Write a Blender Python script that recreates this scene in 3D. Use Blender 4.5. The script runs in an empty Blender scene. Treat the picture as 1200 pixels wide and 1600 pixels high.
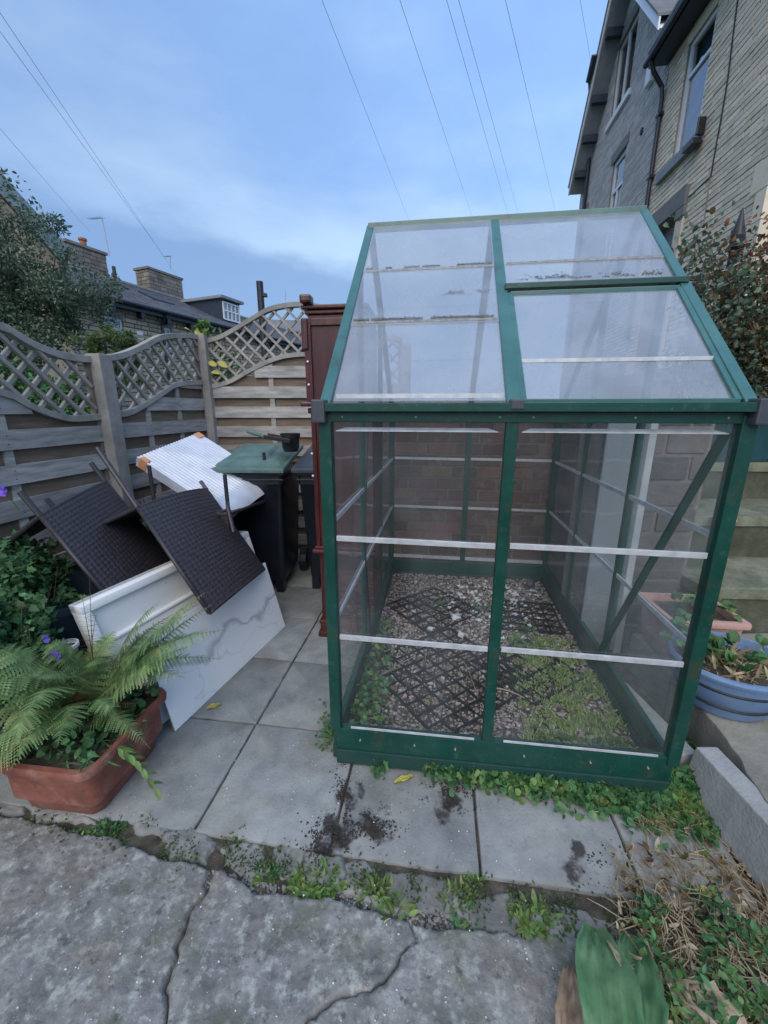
import bpy, bmesh, math, random
from mathutils import Vector as V, Matrix, noise
from math import sin, cos, pi, radians
rnd = random.Random(7)
S = bpy.context.scene
COL = S.collection
# ------------------------------------------------------------------ camera
F, TH, H = 620.6, 0.2548, 1.432
cam_d = bpy.data.cameras.new('camera')
cam = bpy.data.objects.new('camera', cam_d); COL.objects.link(cam)
cam.location = (0, 0, H); cam.rotation_euler = (pi/2 - TH, 0, 0)
cam_d.sensor_fit = 'VERTICAL'; cam_d.sensor_height = 36.0; cam_d.lens = F/1600*36
cam_d.clip_start = 0.02; cam_d.clip_end = 3000
S.camera = cam
# ------------------------------------------------------------------ world
SUN_EL, SUN_AZ = radians(44), radians(192)
w = bpy.data.worlds.new('World'); S.world = w; w.use_nodes = True
nt = w.node_tree; N = nt.nodes; L = nt.links; N.clear()
def nn(t, **k):
    n = N.new(t)
    for a, b in k.items(): setattr(n, a, b)
    return n
out = nn('ShaderNodeOutputWorld'); bg = nn('ShaderNodeBackground'); bg.inputs['Strength'].default_value = 0.12
sky = nn('ShaderNodeTexSky'); sky.sky_type = 'NISHITA'; sky.sun_disc = False
sky.sun_elevation = SUN_EL; sky.sun_rotation = SUN_AZ
tc = nn('ShaderNodeTexCoord'); sep = nn('ShaderNodeSeparateXYZ'); L.new(tc.outputs['Generated'], sep.inputs[0])
mp = nn('ShaderNodeMapping'); mp.inputs['Scale'].default_value = (1.0, 1.0, 2.6); L.new(tc.outputs['Generated'], mp.inputs[0])
n1 = nn('ShaderNodeTexNoise'); n1.inputs['Scale'].default_value = 1.7; n1.inputs['Detail'].default_value = 7; n1.inputs['Roughness'].default_value = .56
L.new(mp.outputs[0], n1.inputs['Vector'])
k = 1/0.12/1.60
def ramp(stops):
    r = nn('ShaderNodeValToRGB'); e = r.color_ramp.elements
    while len(e) > 1: e.remove(e[-1])
    for i, (p, c) in enumerate(stops):
        q = e[0] if i == 0 else e.new(p)
        q.position = p; q.color = (*c, 1)
    return r
cr = ramp([(.28, (.27, .46, .86)), (.46, (.31, .53, .97)), (.60, (.40, .62, 1.0)), (.76, (.50, .72, 1.04))])
L.new(n1.outputs['Fac'], cr.inputs[0])
# low dark cloud bank and the bright break over it
n2 = nn('ShaderNodeTexNoise'); n2.inputs['Scale'].default_value = 3.2; n2.inputs['Detail'].default_value = 6; n2.inputs['Roughness'].default_value = .55
mp2 = nn('ShaderNodeMapping'); mp2.inputs['Scale'].default_value = (1, 1, 3); mp2.inputs['Location'].default_value = (3.1, 0.4, 0)
L.new(tc.outputs['Generated'], mp2.inputs[0]); L.new(mp2.outputs[0], n2.inputs['Vector'])
def mth(op, a, b=None, c=None):
    n = nn('ShaderNodeMath', operation=op)
    for i, x in enumerate((a, b, c)):
        if x is None: continue
        if isinstance(x, (int, float)): n.inputs[i].default_value = x
        else: L.new(x, n.inputs[i])
    return n.outputs[0]
el = mth('ADD', sep.outputs[2], mth('MULTIPLY', mth('SUBTRACT', n2.outputs['Fac'], .5), .22))
el = mth('ADD', el, mth('MULTIPLY', sep.outputs[0], .10))
bank = nn('ShaderNodeMapRange', interpolation_type='SMOOTHSTEP'); L.new(el, bank.inputs[0])
for i, v in ((1, .245), (2, .33), (3, 1.0), (4, 0.0)): bank.inputs[i].default_value = v
brk = nn('ShaderNodeMapRange', interpolation_type='SMOOTHSTEP'); L.new(el, brk.inputs[0])
for i, v in ((1, .30), (2, .42), (3, 1.0), (4, 0.0)): brk.inputs[i].default_value = v
def mix(f, a, b, blend='MIX'):
    n = nn('ShaderNodeMix', data_type='RGBA', blend_type=blend)
    if isinstance(f, (int, float)): n.inputs[0].default_value = f
    else: L.new(f, n.inputs[0])
    for i, x in ((6, a), (7, b)):
        if isinstance(x, tuple): n.inputs[i].default_value = (*x, 1)
        else: L.new(x, n.inputs[i])
    return n.outputs[2]
side = nn('ShaderNodeMapRange', interpolation_type='SMOOTHSTEP'); L.new(sep.outputs[0], side.inputs[0])   # the sky brightens slowly towards the right
for i, v in ((1, -.7), (2, .6), (3, .84), (4, 1.20)): side.inputs[i].default_value = v
sidec = nn('ShaderNodeCombineXYZ')
for i in range(3): L.new(side.outputs[0], sidec.inputs[i])
side2 = nn('ShaderNodeMapRange', interpolation_type='SMOOTHSTEP'); L.new(sep.outputs[0], side2.inputs[0])
for i, v in ((1, -.75), (2, .1), (3, .12), (4, .8)): side2.inputs[i].default_value = v
crs = mix(1.0, cr.outputs[0], sidec.outputs[0], 'MULTIPLY')
c1 = mix(mth('MULTIPLY', brk.outputs[0], side2.outputs[0]), crs, (.62, .84, 1.08))
c2 = mix(mth('MULTIPLY', bank.outputs[0], .85), c1, (.21, .37, .68))
c3 = mix(1.0, c2, (k, k, k), 'MULTIPLY')
c4 = mix(.88, sky.outputs[0], c3)
L.new(c4, bg.inputs['Color']); L.new(bg.outputs[0], out.inputs[0])
# ------------------------------------------------------------------ sun (overcast)
sd = bpy.data.lights.new('sun', 'SUN'); sd.energy = 1.5; sd.angle = radians(60); sd.color = (1, .88, .74)
so = bpy.data.objects.new('sun', sd); COL.objects.link(so)
sdir = V((sin(SUN_AZ)*cos(SUN_EL), cos(SUN_AZ)*cos(SUN_EL), sin(SUN_EL)))
so.rotation_euler = (-sdir).to_track_quat('-Z', 'Y').to_euler()
S.view_settings.view_transform = 'Standard'; S.view_settings.look = 'None'
S.view_settings.exposure = 0.72; S.view_settings.gamma = 1.0; S.view_settings.use_curve_mapping = False
S.render.engine = 'CYCLES'
S.cycles.max_bounces = 12; S.cycles.transparent_max_bounces = 24
# ------------------------------------------------------------------ geometry of sight (finds points of real planes)
def ray(px, py):
    u, v = (px-600)/F, (800-py)/F
    return V((u, cos(TH)+v*sin(TH), -sin(TH)+v*cos(TH)))
CP = V((0, 0, H))
def hit(px, py, P, n):
    d = ray(px, py); return CP + d*((P-CP).dot(n)/d.dot(n))
def gz(px, py, z=0): return hit(px, py, V((0, 0, z)), V((0, 0, 1)))
def gy(px, py, Y): return hit(px, py, V((0, Y, 0)), V((0, 1, 0)))
YA = .1374; G0 = V((-.1933, 1.3582, 0)); EU = V((cos(YA), -sin(YA), 0)); EV = V((sin(YA), cos(YA), 0))
def G(u, v, z=0.0): return G0 + EU*u + EV*v + V((0, 0, z))
# ------------------------------------------------------------------ materials
MATS = {}
def mat(name, cols, scale=6, rough=.8, bump=0, bscale=None, vary=0, metal=0, spec=.5, detail=6, cr_pos=None, extra=None, coat=0, aniso=None):
    """noise between colours + per object / per island brightness change + bump"""
    m = bpy.data.materials.new(name); m.use_nodes = True; MATS[name] = m
    t = m.node_tree; n = t.nodes; l = t.links; b = n['Principled BSDF']
    b.inputs['Roughness'].default_value = rough; b.inputs['Metallic'].default_value = metal
    b.inputs['Specular IOR Level'].default_value = spec; b.inputs['Coat Weight'].default_value = coat
    geo = n.new('ShaderNodeNewGeometry'); vec = geo.outputs['Position']
    if aniso:
        mpp = n.new('ShaderNodeMapping'); mpp.inputs['Scale'].default_value = aniso; l.new(vec, mpp.inputs[0]); vec = mpp.outputs[0]
    oi = n.new('ShaderNodeObjectInfo')
    ad = n.new('ShaderNodeMath'); ad.operation = 'ADD'; l.new(oi.outputs['Random'], ad.inputs[0]); l.new(geo.outputs['Random Per Island'], ad.inputs[1])
    fr = n.new('ShaderNodeMath'); fr.operation = 'FRACT'; l.new(ad.outputs[0], fr.inputs[0])
    no = n.new('ShaderNodeTexNoise'); no.inputs['Scale'].default_value = scale; no.inputs['Detail'].default_value = detail; no.inputs['Roughness'].default_value = .62
    l.new(vec, no.inputs['Vector'])
    r = n.new('ShaderNodeValToRGB'); e = r.color_ramp.elements
    P = cr_pos or [.32 + .36*i/max(1, len(cols)-1) for i in range(len(cols))]
    e[0].position = P[0]; e[0].color = (*cols[0], 1)
    if len(cols) > 1: e[1].position = P[-1]; e[1].color = (*cols[-1], 1)
    else: e[1].color = (*cols[0], 1)
    for p, c in list(zip(P, cols))[1:-1]:
        q = e.new(p); q.color = (*c, 1)
    l.new(no.outputs['Fac'], r.inputs[0]); c = r.outputs[0]
    if vary:
        hs = n.new('ShaderNodeHueSaturation'); mr = n.new('ShaderNodeMapRange')
        mr.inputs[3].default_value = 1-vary; mr.inputs[4].default_value = 1+vary
        l.new(fr.outputs[0], mr.inputs[0]); l.new(mr.outputs[0], hs.inputs['Value'])
        m2 = n.new('ShaderNodeMath'); m2.operation = 'MULTIPLY'; m2.inputs[1].default_value = 7.13; l.new(fr.outputs[0], m2.inputs[0])
        m3 = n.new('ShaderNodeMath'); m3.operation = 'FRACT'; l.new(m2.outputs[0], m3.inputs[0])
        mh = n.new('ShaderNodeMapRange'); mh.inputs[3].default_value = .5-vary*.06; mh.inputs[4].default_value = .5+vary*.06
        l.new(m3.outputs[0], mh.inputs[0]); l.new(mh.outputs[0], hs.inputs['Hue'])
        l.new(c, hs.inputs['Color']); c = hs.outputs[0]
    if extra: c = extra(n, l, vec, c)
    l.new(c, b.inputs['Base Color'])
    if bump:
        bn = n.new('ShaderNodeTexNoise'); bn.inputs['Scale'].default_value = bscale or scale*3; bn.inputs['Detail'].default_value = 7; l.new(vec, bn.inputs['Vector'])
        bp = n.new('ShaderNodeBump'); bp.inputs['Strength'].default_value = 1; bp.inputs['Distance'].default_value = bump
        l.new(bn.outputs['Fac'], bp.inputs['Height']); l.new(bp.outputs[0], b.inputs['Normal'])
    return m
def overlay(n, l, vec, c, col, scale, lo, hi, amt=1, centers=None, detail=5, offs=(0, 0, 0)):
    """patches of another colour where noise passes a threshold, optionally only near given places"""
    mpp = n.new('ShaderNodeMapping'); mpp.inputs['Location'].default_value = offs; l.new(vec, mpp.inputs[0])
    no = n.new('ShaderNodeTexNoise'); no.inputs['Scale'].default_value = scale; no.inputs['Detail'].default_value = detail; no.inputs['Roughness'].default_value = .65
    l.new(mpp.outputs[0], no.inputs['Vector']); f = no.outputs['Fac']
    if centers:
        tot = None
        for (x, y, z, r_) in centers:
            d = n.new('ShaderNodeVectorMath'); d.operation = 'DISTANCE'; d.inputs[1].default_value = (x, y, z); l.new(vec, d.inputs[0])
            q = n.new('ShaderNodeMapRange'); q.inputs[1].default_value = 0; q.inputs[2].default_value = r_; q.inputs[3].default_value = .32; q.inputs[4].default_value = -.3
            l.new(d.outputs['Value'], q.inputs[0])
            if tot is None: tot = q.outputs[0]
            else:
                a = n.new('ShaderNodeMath'); a.operation = 'MAXIMUM'; l.new(tot, a.inputs[0]); l.new(q.outputs[0], a.inputs[1]); tot = a.outputs[0]
        a = n.new('ShaderNodeMath'); a.operation = 'ADD'; l.new(tot, a.inputs[0]); l.new(f, a.inputs[1]); f = a.outputs[0]
    mr = n.new('ShaderNodeMapRange'); mr.inputs[1].default_value = lo; mr.inputs[2].default_value = hi; mr.inputs[4].default_value = amt; l.new(f, mr.inputs[0])
    mx = n.new('ShaderNodeMix'); mx.data_type = 'RGBA'; l.new(mr.outputs[0], mx.inputs[0]); l.new(c, mx.inputs[6]); mx.inputs[7].default_value = (*col, 1)
    return mx.outputs[2]
def slab_extra(n, l, vec, c):
    c = overlay(n, l, vec, c, (.36, .38, .36), 2.2, .52, .75, .55)
    c = overlay(n, l, vec, c, (.11, .14, .09), 9, .58, .72, .45, offs=(4, 2, 0))
    c = overlay(n, l, vec, c, (.50, .50, .46), 95, .70, .76, .75, detail=2)
    c = overlay(n, l, vec, c, (.12, .12, .11), 38, .58, .72, .5, offs=(1, 6, 0))
    c = overlay(n, l, vec, c, (.20, .18, .14), 3.1, .50, .66, .45, offs=(9, 1, 0))
    c = overlay(n, l, vec, c, (.035, .03, .028), 15, .60, .74, .93,
                centers=[(-.17, 1.06, 0, .20), (-.04, 1.09, 0, .17), (.25, 1.18, 0, .13), (-.13, 1.2, 0, .14), (-.2, 1.0, 0, .14), (.60, .95, 0, .11), (.66, 1.0, 0, .09), (.9, 1.1, 0, .10), (.2, 1.12, 0, .1)])
    return c
mat('slab', [(.185, .20, .20), (.255, .27, .265), (.31, .325, .31)], 7, .85, .0022, 90, .20, extra=slab_extra)
def flag_extra(n, l, vec, c):
    c = overlay(n, l, vec, c, (.44, .46, .42), 26, .52, .66, .7)
    c = overlay(n, l, vec, c, (.20, .165, .13), 5, .52, .68, .5, offs=(3, 5, 0))
    c = overlay(n, l, vec, c, (.46, .48, .44), 20, .74, .86, .6, centers=[(-.10, .72, 0, .35)])
    c = overlay(n, l, vec, c, (.10, .12, .07), 7, .52, .70, .6, offs=(7, 3, 0))
    c = overlay(n, l, vec, c, (.07, .065, .06), 28, .60, .68, .75, offs=(1, 9, 0))
    c = overlay(n, l, vec, c, (.09, .085, .08), 75, .58, .70, .6, offs=(2, 2, 2))
    c = overlay(n, l, vec, c, (.45, .46, .43), 60, .60, .70, .6, offs=(8, 2, 2))
    c = overlay(n, l, vec, c, (.62, .64, .60), 120, .73, .77, .6, detail=2)
    return c
mat('flag', [(.13, .13, .125), (.20, .20, .19), (.29, .29, .275)], 12, .9, .006, 45, .08, extra=flag_extra)
mat('cobble', [(.16, .16, .15), (.28, .28, .265)], 14, .9, .004, 60, .25, extra=lambda n, l, v, c: overlay(n, l, v, c, (.08, .10, .05), 20, .52, .68, .7))
mat('soil', [(.04, .034, .026), (.085, .072, .055), (.15, .135, .11)], 14, 1, .01, 60)
mat('dark_soil', [(.022, .02, .018), (.05, .044, .038)], 40, 1, 0, None, .3)
mat('far_ground', [(.04, .06, .02), (.08, .10, .04)], 1.5, 1, .02, 10)
mat('wood', [(.23, .222, .21), (.35, .338, .322), (.46, .447, .43)], 5, .85, .0015, 60, .16, aniso=(1, 1, 7),
    extra=lambda n, l, v, c: overlay(n, l, v, c, (.14, .16, .10), 1.6, .5, .75, .5))
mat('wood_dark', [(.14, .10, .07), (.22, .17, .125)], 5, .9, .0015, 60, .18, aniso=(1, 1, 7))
mat('wood_grey', [(.23, .215, .195), (.38, .362, .338)], 7, .85, .0012, 70, .12,
    extra=lambda n, l, v, c: overlay(n, l, v, c, (.13, .16, .09), 2.3, .52, .72, .5))
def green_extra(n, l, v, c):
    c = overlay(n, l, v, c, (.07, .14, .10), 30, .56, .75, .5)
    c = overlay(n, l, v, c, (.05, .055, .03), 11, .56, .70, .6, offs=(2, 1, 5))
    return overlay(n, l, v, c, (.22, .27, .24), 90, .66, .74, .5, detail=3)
mat('green_sky_sheen', [(.03, .12, .11), (.055, .165, .15)], 8, .30, .0004, 60, 0, spec=.7, extra=green_extra)  # roof frame green, with the sky's reflection mixed into the colour
mat('green_metal', [(.0025, .045, .034), (.006, .066, .05)], 8, .33, .0004, 60, 0, extra=green_extra, spec=.6)
mat('base_metal', [(.006, .05, .04), (.02, .055, .045)], 14, .5, .001, 60, 0)
mat('plastic_grey', [(.045, .05, .065), (.075, .08, .10)], 10, .5, .0005, 80)
mat('aluminium', [(.50, .52, .54), (.72, .74, .76)], 25, .42, .0004, 90, 0, metal=.35)
mat('strip_dull', [(.20, .20, .19), (.42, .43, .43)], 60, .6)
mat('mahogany', [(.038, .009, .009), (.075, .017, .014), (.115, .030, .022)], 6, .28, .0006, 50, .12, aniso=(6, 6, 1), spec=.6)
mat('mahogany_panel', [(.045, .014, .017), (.075, .022, .024)], 5, .35, .0004, 50, 0, aniso=(5, 5, 1))
mat('bin_body', [(.008, .012, .018), (.014, .02, .03)], 8, .38, .0006, 50)
mat('bin_lid_green', [(.07, .135, .125), (.12, .20, .185)], 10, .42, .0006, 60)
mat('bin_lid_grey', [(.035, .05, .07), (.06, .075, .10)], 10, .42, .0006, 60)
mat('black_plastic', [(.010, .012, .014), (.02, .023, .027)], 12, .4, .0006, 60)
mat('tub_navy', [(.008, .016, .028), (.018, .03, .045)], 6, .35, .0006, 40)
mat('wicker', [(.024, .022, .028), (.050, .043, .048)], 60, .45, .0004, 300, 0)
mat('chair_metal', [(.02, .022, .026), (.04, .042, .048)], 20, .4, .0003, 100)
mat('white_acrylic', [(.80, .82, .80), (.86, .87, .85)], 3, .22, 0, extra=lambda n, l, v, c: overlay(n, l, v, c, (.40, .42, .38), 14, .62, .74, .5))
def marble_extra(n, l, vec, c):
    d = n.new('ShaderNodeTexNoise'); d.inputs['Scale'].default_value = 3; d.inputs['Detail'].default_value = 4; l.new(vec, d.inputs['Vector'])
    sc = n.new('ShaderNodeVectorMath'); sc.operation = 'SCALE'; sc.inputs['Scale'].default_value = .45; l.new(d.outputs['Color'], sc.inputs[0])
    ad = n.new('ShaderNodeVectorMath'); ad.operation = 'ADD'; l.new(vec, ad.inputs[0]); l.new(sc.outputs[0], ad.inputs[1])
    for w_, dist, amt, sc2, ofs in ((.030, 1, .8, .95, 0), (.012, 1, .35, 2.2, 5)):
        mp_ = n.new('ShaderNodeMapping'); mp_.inputs['Location'].default_value = (ofs, ofs, 0); l.new(ad.outputs[0], mp_.inputs[0])
        q = n.new('ShaderNodeTexNoise'); q.inputs['Scale'].default_value = sc2; q.inputs['Detail'].default_value = 2; l.new(mp_.outputs[0], q.inputs['Vector'])
        a = n.new('ShaderNodeMath'); a.operation = 'SUBTRACT'; a.inputs[1].default_value = .5; l.new(q.outputs['Fac'], a.inputs[0])
        b = n.new('ShaderNodeMath'); b.operation = 'ABSOLUTE'; l.new(a.outputs[0], b.inputs[0])
        mr = n.new('ShaderNodeMapRange'); mr.inputs[1].default_value = 0; mr.inputs[2].default_value = w_*.6; mr.inputs[3].default_value = amt; mr.inputs[4].default_value = 0; l.new(b.outputs[0], mr.inputs[0])
        mx = n.new('ShaderNodeMix'); mx.data_type = 'RGBA'; l.new(mr.outputs[0], mx.inputs[0]); l.new(c, mx.inputs[6]); mx.inputs[7].default_value = (.42, .42, .45, 1); c = mx.outputs[2]
    return c
mat('marble', [(.80, .82, .82), (.87, .88, .88)], 2, .16, 0, extra=marble_extra)
mat('panel_edge', [(.35, .34, .31)], 10, .7)
mat('foam', [(.46, .52, .62), (.60, .65, .73)], 8, .3, .0008, 60, coat=.6)
mat('tape', [(.55, .24, .10), (.70, .34, .16)], 20, .4)
mat('terracotta', [(.15, .045, .03), (.22, .075, .05), (.29, .12, .088)], 7, .65, .0008, 60, extra=lambda n, l, v, c: overlay(n, l, v, overlay(n, l, v, c, (.33, .25, .21), 17, .56, .74, .5), (.07, .055, .035), 9, .56, .72, .55, offs=(5, 0, 2)))
mat('terracotta_pale', [(.46, .26, .22), (.58, .37, .32)], 9, .6, .0008, 60)
mat('tub_blue', [(.13, .23, .40), (.20, .31, .48)], 8, .4, .0006, 50, extra=lambda n, l, v, c: overlay(n, l, v, c, (.30, .36, .44), 22, .58, .72, .5))
mat('rubber_band', [(.01, .012, .015)], 5, .5)
mat('red_brick', [(.135, .062, .045), (.20, .095, .072), (.155, .10, .085)], 18, .9, .003, 70, .42,
    extra=lambda n, l, v, c: overlay(n, l, v, c, (.33, .27, .24), 9, .58, .72, .6))
mat('mortar_dark', [(.16, .14, .125), (.25, .225, .20)], 20, .95, .003, 90)
mat('tan_brick', [(.63, .53, .39), (.73, .64, .49), (.67, .61, .50)], 8, .9, .003, 60, .16)
mat('mortar_tan', [(.24, .21, .17), (.30, .27, .22)], 15, .95, .002, 60)
mat('grey_brick', [(.43, .415, .40), (.55, .535, .51)], 8, .9, .003, 60, .16)
mat('mortar_grey', [(.18, .17, .16), (.24, .23, .215)], 15, .95, .002, 60)
mat('far_stone', [(.30, .25, .18), (.42, .36, .27), (.35, .32, .27)], 4, .95, .006, 30, .28)
mat('mortar_far', [(.13, .11, .08), (.18, .155, .115)], 6, .95, .002, 30)
mat('slate', [(.13, .13, .14), (.19, .19, .20)], 3, .7, .003, 30, .14)
mat('chimney_stone', [(.17, .15, .125), (.25, .225, .19)], 4, .95, .005, 30, .22)
mat('dark_stone', [(.095, .085, .075), (.15, .135, .12)], 8, .9, .006, 40, .22)
mat('step_stone', [(.10, .115, .07), (.18, .19, .13), (.25, .255, .19)], 5, .9, .006, 40, .1,
    extra=lambda n, l, v, c: overlay(n, l, v, c, (.06, .08, .04), 4, .48, .66, .75))
mat('mossy_riser', [(.045, .05, .032), (.075, .08, .05), (.12, .12, .09)], 6, .95, .006, 40)
mat('pale_post', [(.42, .44, .44), (.55, .57, .57)], 6, .6)
mat('concrete_block', [(.27, .28, .27), (.37, .38, .37)], 12, .9, .003, 90, .08)
mat('platform', [(.17, .17, .14), (.28, .275, .235)], 5, .9, .004, 50, .1)
mat('white_frame', [(.68, .72, .76), (.78, .80, .83)], 5, .3)
mat('sill_grey', [(.20, .22, .25), (.26, .28, .31)], 6, .7, .002, 40)
mat('lintel_grey', [(.16, .16, .155), (.22, .22, .21)], 6, .8, .003, 40)
mat('black_pipe', [(.012, .016, .026), (.025, .03, .045)], 9, .4)
mat('gutter_dark', [(.02, .03, .05), (.035, .05, .075)], 9, .45)
mat('barge_teal', [(.05, .12, .18), (.08, .16, .23)], 8, .5)
mat('teal_board', [(.006, .045, .055), (.012, .07, .08)], 5, .5, .0005, 30)
mat('iron', [(.012, .014, .018), (.03, .032, .04)], 20, .5, .001, 60)
mat('wire', [(.42, .46, .55)], 5, .6)
mat('pale_wire', [(.42, .46, .46), (.55, .58, .58)], 9, .5)
mat('clay_pot', [(.30, .10, .06), (.38, .15, .09)], 6, .8)
mat('curtain', [(.50, .54, .60), (.66, .70, .76)], 3, .9, aniso=(1, 14, .2))
mat('dark_inside', [(.02, .022, .026)], 3, .8)
mat('gravel', [(.22, .17, .15), (.34, .28, .25), (.46, .40, .36)], 30, .85, .001, 150, .55)
mat('white_pebble', [(.55, .56, .55), (.75, .76, .74)], 30, .6, .001, 90, .1)
mat('grid_black', [(.010, .011, .012)], 9, .5)
def leafmat(name, cols, vary=.35, rough=.55, extra=None):
    m = mat(name, cols, 14, rough, 0, None, vary, spec=.4, extra=extra)
    t = m.node_tree; b = t.nodes['Principled BSDF']; o = t.nodes['Material Output']
    tr = t.nodes.new('ShaderNodeBsdfTranslucent'); ms = t.nodes.new('ShaderNodeMixShader'); ms.inputs[0].default_value = .28
    src = b.inputs['Base Color'].links[0].from_socket
    t.links.new(src, tr.inputs['Color']); t.links.new(b.outputs[0], ms.inputs[1]); t.links.new(tr.outputs[0], ms.inputs[2]); t.links.new(ms.outputs[0], o.inputs[0])
    return m
leafmat('leaf_tree', [(.06, .11, .07), (.11, .17, .11), (.17, .23, .16)], .4)
leafmat('leaf_conifer', [(.06, .11, .03), (.13, .18, .06)], .4)
leafmat('leaf_shrub', [(.035, .11, .04), (.08, .20, .075), (.16, .28, .12)], .45)
leafmat('leaf_fern', [(.09, .18, .06), (.20, .31, .12), (.31, .38, .17)], .35)
leafmat('leaf_brown', [(.09, .055, .02), (.20, .13, .05)], .4)
leafmat('leaf_ivy', [(.035, .12, .04), (.075, .20, .07), (.20, .28, .08)], .45)
leafmat('leaf_grass', [(.08, .17, .04), (.15, .25, .07), (.26, .32, .11)], .4)
leafmat('leaf_joint', [(.035, .06, .02), (.07, .11, .04), (.12, .15, .06)], .4)
leafmat('leaf_moss', [(.16, .26, .08), (.29, .41, .14), (.42, .48, .20)], .35)
leafmat('leaf_big', [(.09, .22, .10), (.13, .28, .13), (.20, .35, .18)], .12, extra=lambda n, l, v, c: overlay(n, l, v, c, (.24, .36, .20), 26, .50, .72, .4))
leafmat('leaf_dead', [(.34, .26, .18), (.50, .41, .30), (.60, .52, .41)], .25)
leafmat('leaf_red', [(.12, .03, .025), (.24, .06, .045), (.33, .14, .07)], .45)
leafmat('leaf_yellow', [(.55, .50, .08), (.70, .66, .20)], .2)
leafmat('petal', [(.14, .08, .50), (.25, .15, .70)], .2)
leafmat('straw', [(.34, .27, .15), (.52, .43, .28)], .35, .8)
mat('twig', [(.07, .05, .035), (.13, .10, .07)], 20, .9)
mat('bark', [(.06, .05, .035), (.12, .10, .07)], 9, .95, .01, 30)
def glassmat(name, haze, hazecol, gloss=.08, tint=(.985, .99, .99), rough=.06, dust=.12, ior=1.5):
    m = bpy.data.materials.new(name); m.use_nodes = True; MATS[name] = m
    t = m.node_tree; n = t.nodes; l = t.links; n.remove(n['Principled BSDF']); o = n['Material Output']
    tr = n.new('ShaderNodeBsdfTransparent'); tr.inputs[0].default_value = (*tint, 1)
    gl = n.new('ShaderNodeBsdfGlossy'); gl.inputs['Roughness'].default_value = rough
    df = n.new('ShaderNodeBsdfDiffuse'); df.inputs[0].default_value = (*hazecol, 1)
    tl = n.new('ShaderNodeBsdfTranslucent'); tl.inputs[0].default_value = (*hazecol, 1)
    mh = n.new('ShaderNodeMixShader'); mh.inputs[0].default_value = .5; l.new(df.outputs[0], mh.inputs[1]); l.new(tl.outputs[0], mh.inputs[2])
    g = n.new('ShaderNodeNewGeometry'); no = n.new('ShaderNodeTexNoise'); no.inputs['Scale'].default_value = 4; no.inputs['Detail'].default_value = 6
    mpp = n.new('ShaderNodeMapping'); mpp.inputs['Scale'].default_value = (1.6, 1.6, .6); l.new(g.outputs['Position'], mpp.inputs[0]); l.new(mpp.outputs[0], no.inputs['Vector'])
    mr = n.new('ShaderNodeMapRange'); mr.inputs[1].default_value = .35; mr.inputs[2].default_value = .7; mr.inputs[3].default_value = haze; mr.inputs[4].default_value = haze+dust
    l.new(no.outputs['Fac'], mr.inputs[0])
    m1 = n.new('ShaderNodeMixShader'); l.new(mr.outputs[0], m1.inputs[0]); l.new(tr.outputs[0], m1.inputs[1]); l.new(mh.outputs[0], m1.inputs[2])
    fr = n.new('ShaderNodeFresnel'); fr.inputs[0].default_value = ior
    a = n.new('ShaderNodeMath'); a.operation = 'ADD'; a.inputs[1].default_value = gloss; l.new(fr.outputs[0], a.inputs[0])
    bk = n.new('ShaderNodeMath'); bk.operation = 'SUBTRACT'; bk.inputs[0].default_value = 1; l.new(g.outputs['Backfacing'], bk.inputs[1])
    a2 = n.new('ShaderNodeMath'); a2.operation = 'MULTIPLY'; l.new(a.outputs[0], a2.inputs[0]); l.new(bk.outputs[0], a2.inputs[1])
    m2 = n.new('ShaderNodeMixShader'); l.new(a2.outputs[0], m2.inputs[0]); l.new(m1.outputs[0], m2.inputs[1]); l.new(gl.outputs[0], m2.inputs[2])
    bn = n.new('ShaderNodeTexNoise'); bn.inputs['Scale'].default_value = 2.2; bn.inputs['Detail'].default_value = 1; l.new(g.outputs['Position'], bn.inputs['Vector'])
    bp = n.new('ShaderNodeBump'); bp.inputs['Distance'].default_value = .02; bp.inputs['Strength'].default_value = .6; l.new(bn.outputs['Fac'], bp.inputs['Height']); l.new(bp.outputs[0], gl.inputs['Normal'])
    l.new(m2.outputs[0], o.inputs[0]); return m
glassmat('wall_poly', .012, (.62, .68, .70), .0, dust=.06)
glassmat('gable_poly', .03, (.60, .66, .68), .0, dust=.06)
glassmat('roof_poly', .20, (.84, .87, .90), .12, dust=.14, rough=.10)
glassmat('window_glass', .0, (.6, .65, .7), .22, tint=(.55, .6, .65), rough=.02, dust=.02)
glassmat('jar_glass', .0, (.5, .55, .58), .02, dust=.03)
glassmat('film', .25, (.75, .80, .88), .10, rough=.15)
glassmat('sheet_poly', .78, (.50, .56, .57), .0, rough=.3)
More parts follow.
